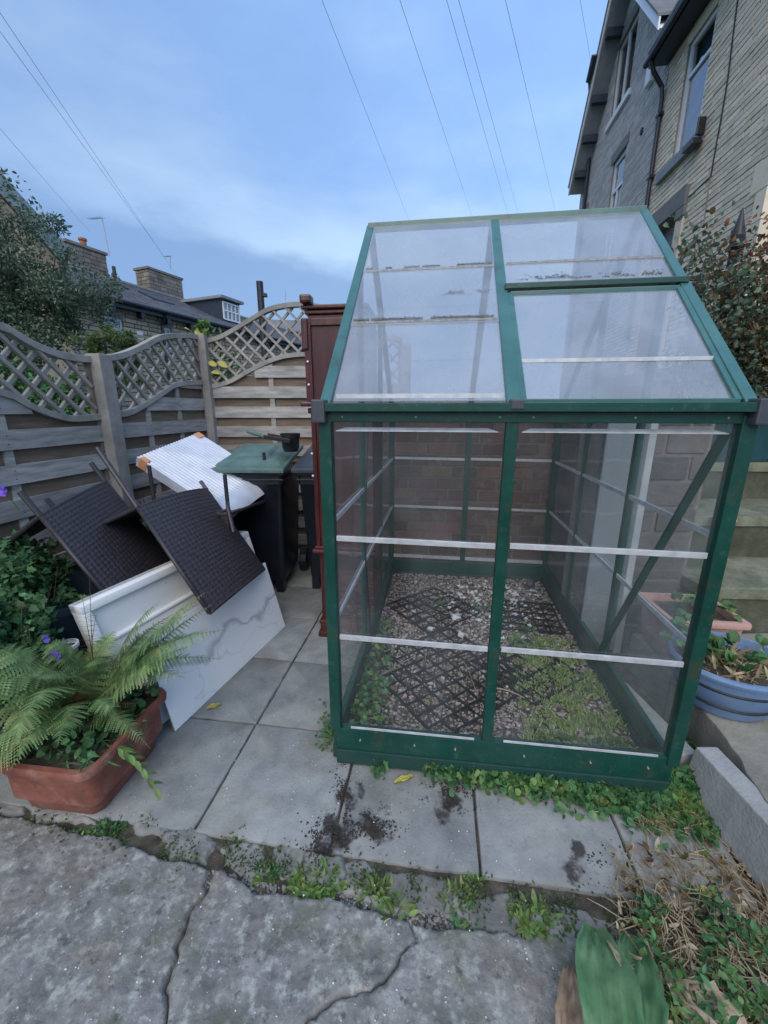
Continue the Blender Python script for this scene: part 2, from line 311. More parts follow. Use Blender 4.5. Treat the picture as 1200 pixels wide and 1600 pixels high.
# ------------------------------------------------------------------ mesh helpers
def root_loc(o):
    while o.parent: o = o.parent
    return o.location.copy()
class MB:
    def __init__(s): s.v = []; s.f = []; s.m = []
    def add(s, vs, fs, mi=0):
        k = len(s.v); s.v += [tuple(p) for p in vs]; s.f += [tuple(i+k for i in q) for q in fs]; s.m += [mi]*len(fs); return s
    def hexa(s, p, mi=0):  # 8 corners: bottom 0-3 ccw, top 4-7
        return s.add(p, [(3, 2, 1, 0), (4, 5, 6, 7), (0, 1, 5, 4), (1, 2, 6, 5), (2, 3, 7, 6), (3, 0, 4, 7)], mi)
    def box(s, a, b, mi=0, fr=None):  # axis box from corner a to b in frame fr(u,v,z)
        fr = fr or (lambda x, y, z: V((x, y, z)))
        x0, y0, z0 = a; x1, y1, z1 = b
        return s.hexa([fr(x0, y0, z0), fr(x1, y0, z0), fr(x1, y1, z0), fr(x0, y1, z0), fr(x0, y0, z1), fr(x1, y0, z1), fr(x1, y1, z1), fr(x0, y1, z1)], mi)
    def bar(s, a, b, w, h, up=V((0, 0, 1)), mi=0):
        a = V(a); b = V(b); d = (b-a).normalized(); x = d.cross(up)
        if x.length < 1e-4: x = d.cross(V((0, 1, 0)))
        x.normalize(); y = x.cross(d).normalized(); x *= w/2; y *= h/2
        return s.hexa([a-x-y, a+x-y, b+x-y, b-x-y, a-x+y, a+x+y, b+x+y, b-x+y], mi)
    def tube(s, pts, r, n=8, cap=True, mi=0):
        pts = [V(p) for p in pts]; R = r if isinstance(r, (list, tuple)) else [r]*len(pts)
        vs = []; fs = []; prev = None
        for i, p in enumerate(pts):
            d = (pts[min(i+1, len(pts)-1)]-pts[max(i-1, 0)]).normalized()
            if prev is None: x = d.orthogonal().normalized()
            else:
                x = prev-d*prev.dot(d); x = x.normalized() if x.length > 1e-5 else d.orthogonal().normalized()
            prev = x; y = d.cross(x)
            vs += [p+(x*cos(2*pi*j/n)+y*sin(2*pi*j/n))*R[i] for j in range(n)]
        for i in range(len(pts)-1):
            for j in range(n): fs.append((i*n+j, i*n+(j+1) % n, (i+1)*n+(j+1) % n, (i+1)*n+j))
        if cap: fs += [tuple(range(n))[::-1], tuple(range((len(pts)-1)*n, len(pts)*n))]
        return s.add(vs, fs, mi)
    def lathe(s, c, prof, n=32, sx=1, sy=1, rot=0, mi=0):
        c = V(c); vs = []; fs = []
        for r, z in prof:
            for j in range(n):
                a = 2*pi*j/n; x, y = r*cos(a)*sx, r*sin(a)*sy
                vs.append(c+V((x*cos(rot)-y*sin(rot), x*sin(rot)+y*cos(rot), z)))
        for i in range(len(prof)-1):
            for j in range(n): fs.append((i*n+j, i*n+(j+1) % n, (i+1)*n+(j+1) % n, (i+1)*n+j))
        return s.add(vs, fs, mi)
    def plate(s, poly, nrm, t, mi=0):  # polygon extruded both ways by t/2 along nrm
        nrm = V(nrm).normalized()*t/2; k = len(poly)
        vs = [V(p)-nrm for p in poly]+[V(p)+nrm for p in poly]
        return s.add(vs, [tuple(range(k))[::-1], tuple(range(k, 2*k))]+[(i, (i+1) % k, k+(i+1) % k, k+i) for i in range(k)], mi)
    def build(s, name, material, parent=None, kind=None, smooth=False, bevel=0, mats=None, label=None, loc=None):
        off = root_loc(parent) if parent else V(loc or (0, 0, 0))
        me = bpy.data.meshes.new(name); me.from_pydata([(x-off.x, y-off.y, z-off.z) for x, y, z in s.v], [], s.f)
        for q in (mats or [material]): me.materials.append(MATS[q])
        if mats: me.polygons.foreach_set('material_index', s.m)
        bm = bmesh.new(); bm.from_mesh(me); bmesh.ops.recalc_face_normals(bm, faces=bm.faces)
        if bevel: bmesh.ops.bevel(bm, geom=[e for e in bm.edges if len(e.link_faces) == 2 and e.calc_face_angle(0) > .5], offset=bevel, segments=2, affect='EDGES', profile=.6)
        bm.to_mesh(me); bm.free()
        if smooth: me.polygons.foreach_set('use_smooth', [True]*len(me.polygons))
        o = bpy.data.objects.new(name, me); COL.objects.link(o)
        if parent: o.parent = parent
        else: o.location = off
        if kind: o['kind'] = kind
        if label: o['label'] = label
        return o
def tag(o, label, cat, group=None, kind=None):
    o['label'] = label; o['category'] = cat
    if group: o['group'] = group
    if kind: o['kind'] = kind
    return o
def thing(name, loc, label, cat, group=None):
    o = bpy.data.objects.new(name, None); COL.objects.link(o); o.location = loc; o.empty_display_size = .1
    return tag(o, label, cat, group)
def struct(o): o['kind'] = 'structure'; return o
def sm(o, ang=40):
    me = o.data; me.polygons.foreach_set('use_smooth', [True]*len(me.polygons))
    try: me.set_sharp_from_angle(angle=radians(ang))
    except Exception: pass
    return o
def outline_top(poly, ztop, depth, r=.006, jit=.002, seg=.05, bumpz=0, seed=0, nrings=2):
    """stone / slab of a polygon outline with worn, rounded, slightly ragged edge"""
    pts = []
    k = len(poly)
    for i in range(k):
        a, b = V(poly[i]), V(poly[(i+1) % k]); n_ = max(1, int((b-a).length/seg))
        for j in range(n_): pts.append(a+(b-a)*j/n_)
    c = sum(pts, V((0, 0)))/len(pts)
    pts = [p+V((noise.noise(V((p.x*23, p.y*23, seed)))*jit*2, noise.noise(V((p.x*23, p.y*23, seed+9)))*jit*2)) for p in pts]
    m = MB(); n_ = len(pts); vs = []; rings = [(0, -depth), (0, -r)]
    for i in range(1, nrings+1): rings.append((r*(1-cos(pi/2*i/nrings)), -r+r*sin(pi/2*i/nrings)))
    for ins, dz in rings:
        for p in pts:
            d = (c-p); q = p+d.normalized()*ins
            vs.append((q.x, q.y, ztop+dz+(noise.noise(V((q.x*9, q.y*9, seed)))*bumpz if dz > -depth else 0)))
    fs = []
    for i in range(len(rings)-1):
        for j in range(n_): fs.append((i*n_+j, i*n_+(j+1) % n_, (i+1)*n_+(j+1) % n_, (i+1)*n_+j))
    vs.append((c.x, c.y, ztop+bumpz*.5)); q = len(vs)-1; b = (len(rings)-1)*n_
    fs += [(b+j, b+(j+1) % n_, q) for j in range(n_)]
    return m.add(vs, fs)
# unit bevelled brick shared by all single bricks
def unit_brick():
    m = MB().box((0, 0, 0), (1, 1, 1)); me = bpy.data.meshes.new('brick')
    me.from_pydata(m.v, [], m.f); bm = bmesh.new(); bm.from_mesh(me)
    bmesh.ops.recalc_face_normals(bm, faces=bm.faces)
    bmesh.ops.bevel(bm, geom=bm.edges[:], offset=.04, segments=1, affect='EDGES'); bm.to_mesh(me); bm.free(); return me
UB = {}
def course_wall(parent, O, du, Wd, z0, z1, bl, bh, joint, brick, mortar, holes=(), cap=300, proud=.012, name='brick', thick=.2, topfn=None, seed=1, nd=None, backing=True, ir=.12):
    """wall in the plane through O along du; the outside faces nd. holes: (u0,u1,z0,z1)"""
    R = random.Random(seed); O = V(O); du = V(du).normalized(); nd = V(nd).normalized() if nd else V((du.y, -du.x, 0))
    P = lambda u, z, d=0: O+du*u+nd*d+V((0, 0, z))
    if backing:
        us = sorted({0, Wd, *[h[0] for h in holes if 0 < h[0] < Wd], *[h[1] for h in holes if 0 < h[1] < Wd]}); zs = sorted({z0, z1, *[h[2] for h in holes if z0 < h[2] < z1], *[h[3] for h in holes if z0 < h[3] < z1]})
        m = MB()
        for a, b in zip(us, us[1:]):
            for c, d in zip(zs, zs[1:]):
                if any(h[0]-1e-6 <= a and b <= h[1]+1e-6 and h[2]-1e-6 <= c and d <= h[3]+1e-6 for h in holes): continue
                m.hexa([P(a, c, -thick), P(b, c, -thick), P(b, c, 0), P(a, c, 0), P(a, d, -thick), P(b, d, -thick), P(b, d, 0), P(a, d, 0)])
        m.build('wall', mortar, parent)
    bricks = []; z = z0; row = 0
    while z < z1-.02:
        hh = bh*R.uniform(1-ir*.3, 1+ir*.3); zt = min(z+hh, z1)
        segs = [(0, Wd)]
        for h in holes:
            if h[2] < zt-.01 and h[3] > z+.01:
                ns = []
                for a, b in segs:
                    if h[0] >= b or h[1] <= a: ns.append((a, b))
                    else:
                        if h[0] > a: ns.append((a, h[0]))
                        if h[1] < b: ns.append((h[1], b))
                segs = ns
        for a, b in segs:
            u = -R.random()*bl*.5 - (row % 2)*bl/2
            while u < b:
                l_ = bl*R.uniform(1-ir, 1+ir); x0, x1 = max(u, a), min(u+l_, b)
                if x1-x0 > .03 and (topfn is None or topfn((x0+x1)/2) > zt): bricks.append((x0, x1-joint, z, zt-joint))
                u += l_
        z = zt; row += 1
    def size(b):
        c = P((b[0]+b[1])/2, (b[2]+b[3])/2)-CP; f = c.y*cos(TH)-c.z*sin(TH)
        if f < .1: return 0
        u, v = c.x/f, (c.y*sin(TH)+c.z*cos(TH))/f
        return (0 if abs(u) > 1.05 or abs(v) > 1.4 else 1)/f
    bricks.sort(key=size, reverse=True)
    if brick not in UB: UB[brick] = unit_brick(); UB[brick].materials.append(MATS[brick])
    off = root_loc(parent); flip = du.cross(-nd).z < 0; rot = Matrix((-du if flip else du, -nd, V((0, 0, 1)))).transposed().to_quaternion()
    for b in bricks[:cap]:
        o = bpy.data.objects.new(name, UB[brick]); COL.objects.link(o); o.parent = parent
        pr = proud*R.uniform(.6, 1.4)
        o.rotation_mode = 'QUATERNION'; o.rotation_quaternion = rot
        o.location = P(b[1] if flip else b[0], b[2], pr)-off; o.scale = (b[1]-b[0], pr+.03, b[3]-b[2])
    if bricks[cap:]:
        m = MB()
        for b in bricks[cap:]:
            pr = proud*R.uniform(.6, 1.4); e = .004
            m.add([P(b[0], b[2], -.005), P(b[1], b[2], -.005), P(b[1], b[3], -.005), P(b[0], b[3], -.005), P(b[0]+e, b[2]+e, pr), P(b[1]-e, b[2]+e, pr), P(b[1]-e, b[3]-e, pr), P(b[0]+e, b[3]-e, pr)],
                  [(4, 5, 6, 7), (0, 1, 5, 4), (1, 2, 6, 5), (2, 3, 7, 6), (3, 0, 4, 7)])
        m.build(name+'s', brick, parent, kind='stuff')
    return P
# leaves
def leaf(m, p, d, n, L_, W_, shape='oval', fold=.15, mi=0):
    d = V(d).normalized(); n = V(n); x = d.cross(n)
    if x.length < 1e-4: x = d.orthogonal()
    x.normalize(); n = x.cross(d)
    if shape == 'oval': pr = [(0, .05), (.25, .42), (.55, .5), (.85, .25), (1, 0)]
    elif shape == 'blade': pr = [(0, .3), (.4, .5), (.75, .35), (1, 0)]
    elif shape == 'round': pr = [(0, .1), (.12, .45), (.45, .56), (.8, .42), (.97, .12), (1, 0)]
    elif shape == 'ivy': pr = [(0, .1), (.08, .5), (.3, .36), (.45, .55), (.62, .26), (1, 0)]
    else: pr = [(0, .2), (.5, .5), (1, 0)]
    mid = [p+d*(t*L_)-n*(t*t*L_*.25) for t, _ in pr]
    k = len(pr); vs = list(mid)
    vs += [mid[i]+x*(pr[i][1]*W_)+n*(pr[i][1]*W_*fold) for i in range(k-1)]
    vs += [mid[i]-x*(pr[i][1]*W_)+n*(pr[i][1]*W_*fold) for i in range(k-1)]
    fs = []
    for i in range(k-2):
        fs += [(i, i+1, k+i+1, k+i), (i+1, i, 2*k-1+i, 2*k-1+i+1)]
    fs += [(k-2, k-1, 2*k-2), (k-1, k-2, 3*k-3)]
    m.add(vs, fs, mi)
def rdir(R, up=0): 
    v = V((R.gauss(0, 1), R.gauss(0, 1), R.gauss(0, 1)+up)); return v.normalized()
def clump(m, c, rad, n, L_, W_, shape, R, up=.4, shell=.5, mi=0):
    c = V(c)
    for _ in range(n):
        d = rdir(R); r = R.random()**shell
        p = c+V((d.x*rad[0], d.y*rad[1], d.z*rad[2]))*r
        if noise.noise(p*3.1/max(rad)) < -.22: continue
        s = R.uniform(.6, 1.25)
        leaf(m, p, rdir(R, up*.5)+d*.6, rdir(R, up+.6), L_*s, W_*s, shape)
def curve_pts(a, b, sag, n=10, side=V((0, 0, 0))):
    a = V(a); b = V(b); return [a.lerp(b, i/n)+(V((0, 0, sag))+side)*(4*(i/n)*(1-i/n)) for i in range(n+1)]

# ================================================================== SETTING: GROUND
gm = MB().add([(-900, -300, -.085), (900, -300, -.085), (900, 1500, -.085), (-900, 1500, -.085)], [(0, 1, 2, 3)])
struct(gm.build('ground', 'far_ground'))
# soil bed of the yard, uneven
m = MB(); nx, ny = 130, 110; x0, x1, y0, y1 = -3.2, 3.2, -.8, 4.4
vs = [(x0+(x1-x0)*i/nx, y0+(y1-y0)*j/ny, -.017+.008*noise.noise(V((i*.35, j*.35, 2)))) for j in range(ny+1) for i in range(nx+1)]
m.add(vs, [(j*(nx+1)+i, j*(nx+1)+i+1, (j+1)*(nx+1)+i+1, (j+1)*(nx+1)+i) for j in range(ny) for i in range(nx)])
struct(m.build('soil', 'soil', smooth=True))
# paving slabs
patio = bpy.data.objects.new('patio', None); COL.objects.link(patio); patio.location = G(0, 0, 0); struct(patio)
rows = [-.36, .141, .625, 1.11, 1.60, 2.1, 2.6]
si = 0
for j in range(len(rows)-1):
    us = [-2.42, -1.92, -1.425, -.93, -.43, .06, .555, 1.045, 1.54]
    if j > 0: us = us[:6]; us[-1] = .0
    if j == 0: us = us[2:-1]+[1.44]
    for a, b in zip(us, us[1:]):
        g = .0045
        q = [G(a+g, rows[j]+g), G(b-g, rows[j]+g), G(b-g, rows[j+1]-g), G(a+g, rows[j+1]-g)]
        if j == 0 and a > 1.0: q[1] = G(1.36, rows[j]+g)
        si += 1
        o = outline_top([(p.x, p.y) for p in q], rnd.uniform(-.004, .003), .05, .007, .0022, .035, .002, si).build('paving_slab', 'slab', patio)
        sm(o, 30)
m = MB(); R = random.Random(77)
for px, py, sx_, sy_, n_ in ((512, 1312, 20, 16, 900), (536, 1240, 7, 26, 420), (578, 1290, 22, 13, 700), (700, 1238, 20, 11, 420), (715, 1262, 14, 6, 120), (722, 1225, 14, 9, 200), (930, 1350, 24, 22, 90)):
    for _ in range(n_):
        p = gz(R.gauss(px, sx_), R.gauss(py, sy_), 0)
        if noise.noise(V((p.x*22, p.y*22, 3))) < -.10: continue
        p.z = R.uniform(.000, .0035)
        a = [V((1, 0, 0)), V((-1, 0, 0)), V((0, 1, 0)), V((0, -1, 0)), V((0, 0, .7))]; q = R.choice([.0015, .0025, .004, .002]); w_ = R.random()*3
        m.add([p+V((v.x*cos(w_)-v.y*sin(w_), v.x*sin(w_)+v.y*cos(w_), v.z))*q for v in a], [(0, 2, 4), (2, 1, 4), (1, 3, 4), (3, 0, 4)])
tag(m.build('spilled_soil', 'dark_soil', kind='stuff'), 'black soil spilled over the slabs in front of the greenhouse', 'soil')
# rough stone flags in the foreground
flags = bpy.data.objects.new('stone_paving', None); COL.objects.link(flags); flags.location = (0, .8, 0); struct(flags)
def pdist(p, poly):
    k = len(poly); ins = False; dm = 9
    for i in range(k):
        a, b = poly[i], poly[(i+1) % k]
        if (a[1] > p[1]) != (b[1] > p[1]) and p[0] < (b[0]-a[0])*(p[1]-a[1])/(b[1]-a[1])+a[0]: ins = not ins
        ex, ey = b[0]-a[0], b[1]-a[1]; t = max(0, min(1, ((p[0]-a[0])*ex+(p[1]-a[1])*ey)/(ex*ex+ey*ey)))
        dm = min(dm, math.hypot(p[0]-a[0]-t*ex, p[1]-a[1]-t*ey))
    return dm if ins else -dm
def rough_flag(poly, step, z, seed, mt='flag', amp=.006, fall=.016, drop=.06):
    xs = [p[0] for p in poly]; ys = [p[1] for p in poly]; m = MB(); idx = {}; vs = []; fs = []
    nx = int((max(xs)-min(xs)+.04)/step)+1; ny = int((max(ys)-min(ys)+.04)/step)+1
    for j in range(ny+1):
        for i in range(nx+1):
            x = min(xs)-.02+i*step; y = min(ys)-.02+j*step
            wx = x+.02*noise.noise(V((x*9, y*9, 1)))+.008*noise.noise(V((x*40, y*40, 1))); wy = y+.02*noise.noise(V((x*9, y*9, 6)))+.008*noise.noise(V((x*40, y*40, 6)))
            d = pdist((wx, wy), poly)
            if d < -.014: continue
            e = max(0, min(1, (d+.010)/fall)); zz = z-drop*(1-e)**2
            zz += amp*noise.fractal(V((x*7, y*7, 1 if seed < 10 else seed)), .9, 2.1, 5)+.0022*noise.noise(V((x*70, y*70, seed)))
            idx[i, j] = len(vs); vs.append((x, y, zz))
    for j in range(ny):
        for i in range(nx):
            q = [(i, j), (i+1, j), (i+1, j+1), (i, j+1)]
            if all(a in idx for a in q): fs.append(tuple(idx[a] for a in q))
    return m.add(vs, fs).build('paving_stone', mt, flags, smooth=True)
def gp(*q): return [tuple(gz(*a).xy) for a in q]
crackL = [(328, 1358), (318, 1400), (300, 1425), (268, 1488), (258, 1530), (250, 1700)]
cL = gp(*crackL)
A = gp((-420, 1330), (-150, 1250), (0, 1272), (120, 1296), (180, 1312), (262, 1345), (322, 1357))+cL[1:]
A += [(cL[-1][0], .1), (-1.6, .1), (-2.0, .6)]
rough_flag(A, .0065, .004, 1)
off = .009
crackR = gp((640, 1440), (655, 1470), (600, 1530), (520, 1560), (430, 1640))
B = [(x+off, y) for x, y in cL][::-1]+gp((345, 1358), (400, 1388), (470, 1402), (540, 1416), (600, 1432))+crackR
B = [(B[0][0], .1)]+B+[(crackR[-1][0], .1)]
rough_flag(B, .0065, .005, 2)
C_ = [(x+.007, y-.003) for x, y in crackR][::-1]+gp((700, 1450), (780, 1452), (880, 1462), (960, 1490), (1010, 1540))+[(.75, .45), (.78, .1)]
C_ = [(crackR[-1][0]+.007, .1)]+C_
rough_flag(C_, .0065, .003, 3)
cob = [[(205, 1268), (262, 1280), (280, 1300), (215, 1296)], [(262, 1296), (300, 1290), (335, 1310), (318, 1342), (268, 1335)], [(348, 1322), (412, 1318), (420, 1345), (398, 1368), (352, 1345)],
       [(432, 1318), (474, 1318), (474, 1362), (440, 1366)], [(536, 1346), (570, 1344), (592, 1366), (570, 1392), (538, 1388)], [(596, 1368), (664, 1362), (700, 1378), (704, 1412), (640, 1416), (600, 1396)],
       [(728, 1396), (800, 1394), (826, 1416), (806, 1448), (740, 1440)], [(860, 1416), (920, 1420), (945, 1452), (900, 1482), (860, 1462)], [(50, 1250), (120, 1258), (150, 1278), (60, 1280)], [(-60, 1240), (40, 1252), (30, 1266), (-70, 1262)],
       [(960, 1440), (1010, 1450), (1020, 1490), (965, 1488)]]
cob += [[(478, 1332), (530, 1336), (532, 1386), (482, 1372)], [(560, 1396), (598, 1398), (640, 1420), (600, 1426)], [(704, 1384), (730, 1388), (735, 1430), (708, 1420)], [(828, 1412), (856, 1418), (858, 1455), (830, 1446)], [(940, 1430), (962, 1440), (955, 1470), (942, 1462)]]
for i, q in enumerate(cob):
    g_ = gp(*q); cx_ = sum(a for a, b in g_)/len(g_); cy_ = sum(b for a, b in g_)/len(g_)
    rough_flag([(cx_+(a-cx_)*1.14, cy_+(b-cy_)*1.2) for a, b in g_], .005, -.004+rnd.uniform(-.006, .003), 20+i, 'cobble', .006, .020, .04)
# fine gravel and crumbs in the joints and on the slabs
m = MB(); R = random.Random(3)
def pebble(m, p, r, R, mi=0):
    a = [V((1, 0, 0)), V((-1, 0, 0)), V((0, 1, 0)), V((0, -1, 0)), V((0, 0, 1)), V((0, 0, -1))]
    rot = Matrix.Rotation(R.random()*6, 3, rdir(R)); sx, sy, sz = R.uniform(.7, 1.4), R.uniform(.7, 1.2), R.uniform(.5, .8)
    vs = []
    for q in a:
        q = rot @ q; q = V((q.x*sx, q.y*sy, q.z*sz))*r*R.uniform(.8, 1.2); vs.append(V(p)+q)
    m.add(vs, [(0, 2, 4), (2, 1, 4), (1, 3, 4), (3, 0, 4), (2, 0, 5), (1, 2, 5), (3, 1, 5), (0, 3, 5)], mi)
for _ in range(5200):
    t = R.random(); px = -100+1150*t
    base = 1275+ (px+100)*.165; p = gz(px, base+R.uniform(10, 80), 0)
    pebble(m, p+V((0, 0, -.013)), R.choice([.002, .003, .005, .003, .0075]), R)
tag(m.build('joint_grit', 'cobble', kind='stuff'), 'grit and crumbs of stone lying in the gap between slabs and rough flags', 'grit')
m = MB()
for _ in range(520):
    p = G(R.uniform(-1.2, 1.3), R.uniform(-.36, 1.0), .003)
    if p.x < -1.3: continue
    if R.random() < .5 and p.y > 1.5: continue
    pebble(m, p, R.choice([.0012, .0018, .003, .0022]), R)
for _ in range(110):
    p = gz(R.uniform(-50, 900), R.uniform(1370, 1600), .008); pebble(m, p, R.choice([.0013, .002, .003]), R)
tag(m.build('crumbs', 'white_pebble', kind='stuff'), 'pale crumbs and grit scattered over the paving slabs', 'grit')

# ================================================================== GREENHOUSE
GL, GW, ZE, ZR, ZB = 1.26, 1.86, 1.432, 2.305, .172
gh = thing('greenhouse', G(GL/2, GW/2, 0), 'small green framed greenhouse with clear wall panels, cloudy roof and one roof window', 'greenhouse')
def gbar(name, a, b, w, h, mt='green_metal', up=V((0, 0, 1)), bev=.003, parent=None):
    return MB().bar(a, b, w, h, up).build(name, mt, parent or gh, bevel=bev)
def zroof(v): return ZE+(ZR-ZE)*(1-abs(v-GW/2)/(GW/2))
# base
for a, b in (((0, 0), (GL, 0)), ((0, GW), (GL, GW)), ((0, 0), (0, GW)), ((GL, 0), (GL, GW))):
    lift = lambda q: .024*q[0]/GL
    gbar('base_rail', G(*a, .124+lift(a)), G(*b, .124+lift(b)), .03 if a[1] == b[1] else .028, .100 if a[1] == b[1] else .098)
    gbar('base_rail', G(*a, .040+lift(a)), G(*b, .040+lift(b)), .044 if a[1] == b[1] else .042, .066 if a[1] == b[1] else .058, 'base_metal')
for u in (0, GL):
    for v in (0, GW):
        gbar('corner_post', G(u, v, ZB), G(u, v, ZE-.02), .042, .042, up=EV)
for v in (0, GW):
    gbar('glazing_bar', G(.6, v, ZB), G(.6, v, ZE-.03), .038, .028, up=EV)
for u in (0, GL):
    for v in (.62, 1.24):
        gbar('glazing_bar', G(u, v, ZB), G(u, v, zroof(v)-.01), .028, .032, up=EV)
for v in (0, GW):
    sgn = -1 if v == 0 else 1
    m = MB().bar(G(-.01, v, ZE-.026), G(GL+.01, v, ZE-.026), .036, .034); m.build('eave_rail', 'green_metal', gh, bevel=.003)
    m = MB()  # gutter channel
    o_ = sgn*.018
    m.bar(G(-.03, v+o_, ZE-.004), G(GL+.03, v+o_, ZE-.004), .05, .008); m.bar(G(-.03, v+o_+sgn*.026, ZE+.004), G(GL+.03, v+o_+sgn*.026, ZE+.004), .004, .026)
    m.build('gutter', 'green_metal', gh, bevel=.001)
for u in (-.012, GL+.012):   # grey gutter end caps, front and back
    for v in (0, GW):
        MB().box((u-.022, v-.052 if v == 0 else v-.02, ZE-.045), (u+.022, v+.02 if v == 0 else v+.052, ZE+.028), fr=G).build('corner_bracket', 'plastic_grey', gh, bevel=.005)
MB().box((.585, -.05, ZE-.004), (.625, .0, ZE+.028), fr=G).build('corner_bracket', 'plastic_grey', gh, bevel=.005)
gbar('ridge_bar', G(-.01, GW/2, ZR), G(GL+.01, GW/2, ZR), .05, .03, 'green_sky_sheen')
for sd_ in (0, 1):
    vE = 0 if sd_ == 0 else GW
    up = V((0, 0, 1))
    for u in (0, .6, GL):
        gbar('roof_bar', G(u, vE, ZE+.01), G(u, GW/2, ZR), .036 if u != .6 else .040, .026, 'green_sky_sheen')
def roofpt(u, v, dz=0): return G(u, v, zroof(v)+dz)
rn = EV.cross(V((0, 0, 1))).cross(V((0, 0, 1)))
def pane(name, poly, nrm, mt, t=.004, parent=None): return MB().plate(poly, nrm, t).build(name, mt, parent or gh)
nF = V((0, 0, GW/2))-EV*(ZR-ZE)
def rpane(u0, u1, v0, v1, dz, back=False):
    vv = [(u0, v0), (u1, v0), (u1, v1), (u0, v1)]
    f = (lambda v: GW-v) if back else (lambda v: v)
    pane('roof_pane', [roofpt(a, f(b), dz) for a, b in vv], (V((0, 0, GW/2))+EV*(ZR-ZE)) if back else nF, 'roof_poly')
for a, b, dz in ((.02, .332, .004), (.32, .608, .010), (.597, .905, .016)): rpane(.02, .582, a, b, dz)
for a, b, dz in ((.49, .622, .006), (.61, .905, .012)): rpane(.618, 1.243, a, b, dz)
for a, b, dz in ((.02, .332, .004), (.32, .608, .010), (.597, .905, .016)):
    rpane(.02, .582, a, b, dz, True); rpane(.618, 1.243, a, b, dz, True)
# dirt lines and joint strips on the roof
for (u0, u1, v, dz, hh) in ((.03, .575, .326, .016, .008), (.03, .575, .603, .016, .008), (.63, 1.235, .615, .014, .007), (.03, .575, .03, .012, .014)):
    MB().bar(roofpt(u0, v, dz), roofpt(u1, v, dz), .004, hh).build('joint_strip', 'strip_dull' if v > .1 else 'aluminium', gh)
m = MB(); R = random.Random(11)
for _ in range(4300):
    v = R.choice([.334, .611, .334, .611]); u = R.uniform(.03, .575)
    if noise.noise(V((u*18, v*30, 0))) < -.15: continue
    pebble(m, roofpt(u, v+abs(R.gauss(0, .004)), .018), R.uniform(.001, .003), R)
for _ in range(1500):
    if R.random() < .6: v = .522+abs(R.gauss(0, .012)); u = R.uniform(.66, 1.22)
    else: v = .47+R.gauss(0, .006); u = R.uniform(.36, .57)
    if noise.noise(V((u*20, v*40, 3))) < -.1: continue
    pebble(m, roofpt(u, v, .011), R.uniform(.001, .003), R)
m.build('dirt', 'cobble', gh, kind='stuff')
# vent window
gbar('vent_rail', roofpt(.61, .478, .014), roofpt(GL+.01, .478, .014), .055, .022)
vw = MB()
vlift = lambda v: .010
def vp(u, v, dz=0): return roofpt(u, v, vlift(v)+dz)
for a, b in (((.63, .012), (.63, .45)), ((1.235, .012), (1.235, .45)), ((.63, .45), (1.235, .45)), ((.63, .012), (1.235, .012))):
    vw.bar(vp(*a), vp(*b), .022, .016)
vwo = vw.build('roof_window', 'green_sky_sheen', gh, bevel=.002)
MB().plate([vp(.635, .155), vp(1.23, .155), vp(1.23, .445), vp(.635, .445)], nF, .004).build('pane', 'roof_poly', vwo)
MB().plate([vp(.635, .02, -.004), vp(1.23, .02, -.004), vp(1.23, .165, -.004), vp(.635, .165, -.004)], nF, .004).build('pane', 'roof_poly', vwo)
MB().bar(vp(.64, .15, .004), vp(1.225, .15, .004), .006, .012).build('joint_strip', 'aluminium', vwo)
# front wall panes and aluminium rails
zr_f = (.59, .985); zr_s = (.65, 1.04)
for (u0, u1) in ((.022, .580), (.620, 1.238)):
    for v in (0, GW):
        zz = zr_f if v == 0 else (.655, 1.05)
        for z0, z1 in ((ZB+.004, zz[0]+.004), (zz[0], zz[1]+.004), (zz[1], ZE-.042)):
            dv = .002 if z0 == zz[0] else 0
            pane('wall_pane', [G(u0, v+dv, z0), G(u1, v+dv, z0), G(u1, v+dv, z1), G(u0, v+dv, z1)], EV, 'wall_poly', .003)
        for z in zz:
            sg = -1 if v == 0 else -1
            MB().bar(G(u0+.004, v+sg*.008, z), G(u1-.004 if u0 < .1 else u1-.01, v+sg*.008, z-.004), .008, .019, up=V((0, 0, 1))).build('cross_rail', 'aluminium', gh, bevel=.001)
    MB().plate([G(u0+.012, -.006, ZE-.072), G(u1-.02, -.006, ZE-.072), G(u1-.05, .018, ZE-.062), G(u0+.04, .018, ZE-.062)], V((0, 0, 1)), .002).build('cross_rail', 'aluminium', gh)
    MB().bar(G(u0+.04, -.012, ZB+.010+.02*u0), G(u1-.03, -.012, ZB+.006+.02*u1), .004, .008).build('cross_rail', 'aluminium', gh)
    MB().bar(G(u0, GW-.01, ZB+.05), G(u1, GW-.01, ZB+.05), .006, .028).build('cross_rail', 'aluminium', gh)
for u in (0, GL):
    for v0, v1 in ((.022, .604), (.636, 1.224), (1.256, 1.838)):
        for z0, z1 in ((ZB+.004, zr_s[0]+.004), (zr_s[0], zr_s[1]+.004)):
            du_ = .002 if z0 == zr_s[0] else 0
            pane('wall_pane', [G(u+du_, v0, z0), G(u+du_, v1, z0), G(u+du_, v1, z1), G(u+du_, v0, z1)], EU, 'gable_poly', .003)
        poly = [G(u, v0, zr_s[1]), G(u, v1, zr_s[1]), G(u, v1, zroof(v1)-.012)]
        if v0 < GW/2 < v1: poly.append(G(u, GW/2, ZR-.015))
        poly.append(G(u, v0, zroof(v0)-.012))
        pane('wall_pane', poly, EU, 'gable_poly', .003)
        for z in zr_s:
            s_ = -.010 if u > 0 else .010
            MB().bar(G(u+s_, v0, z), G(u+s_, v1, z), .007, .020).build('cross_rail', 'aluminium', gh, bevel=.001)
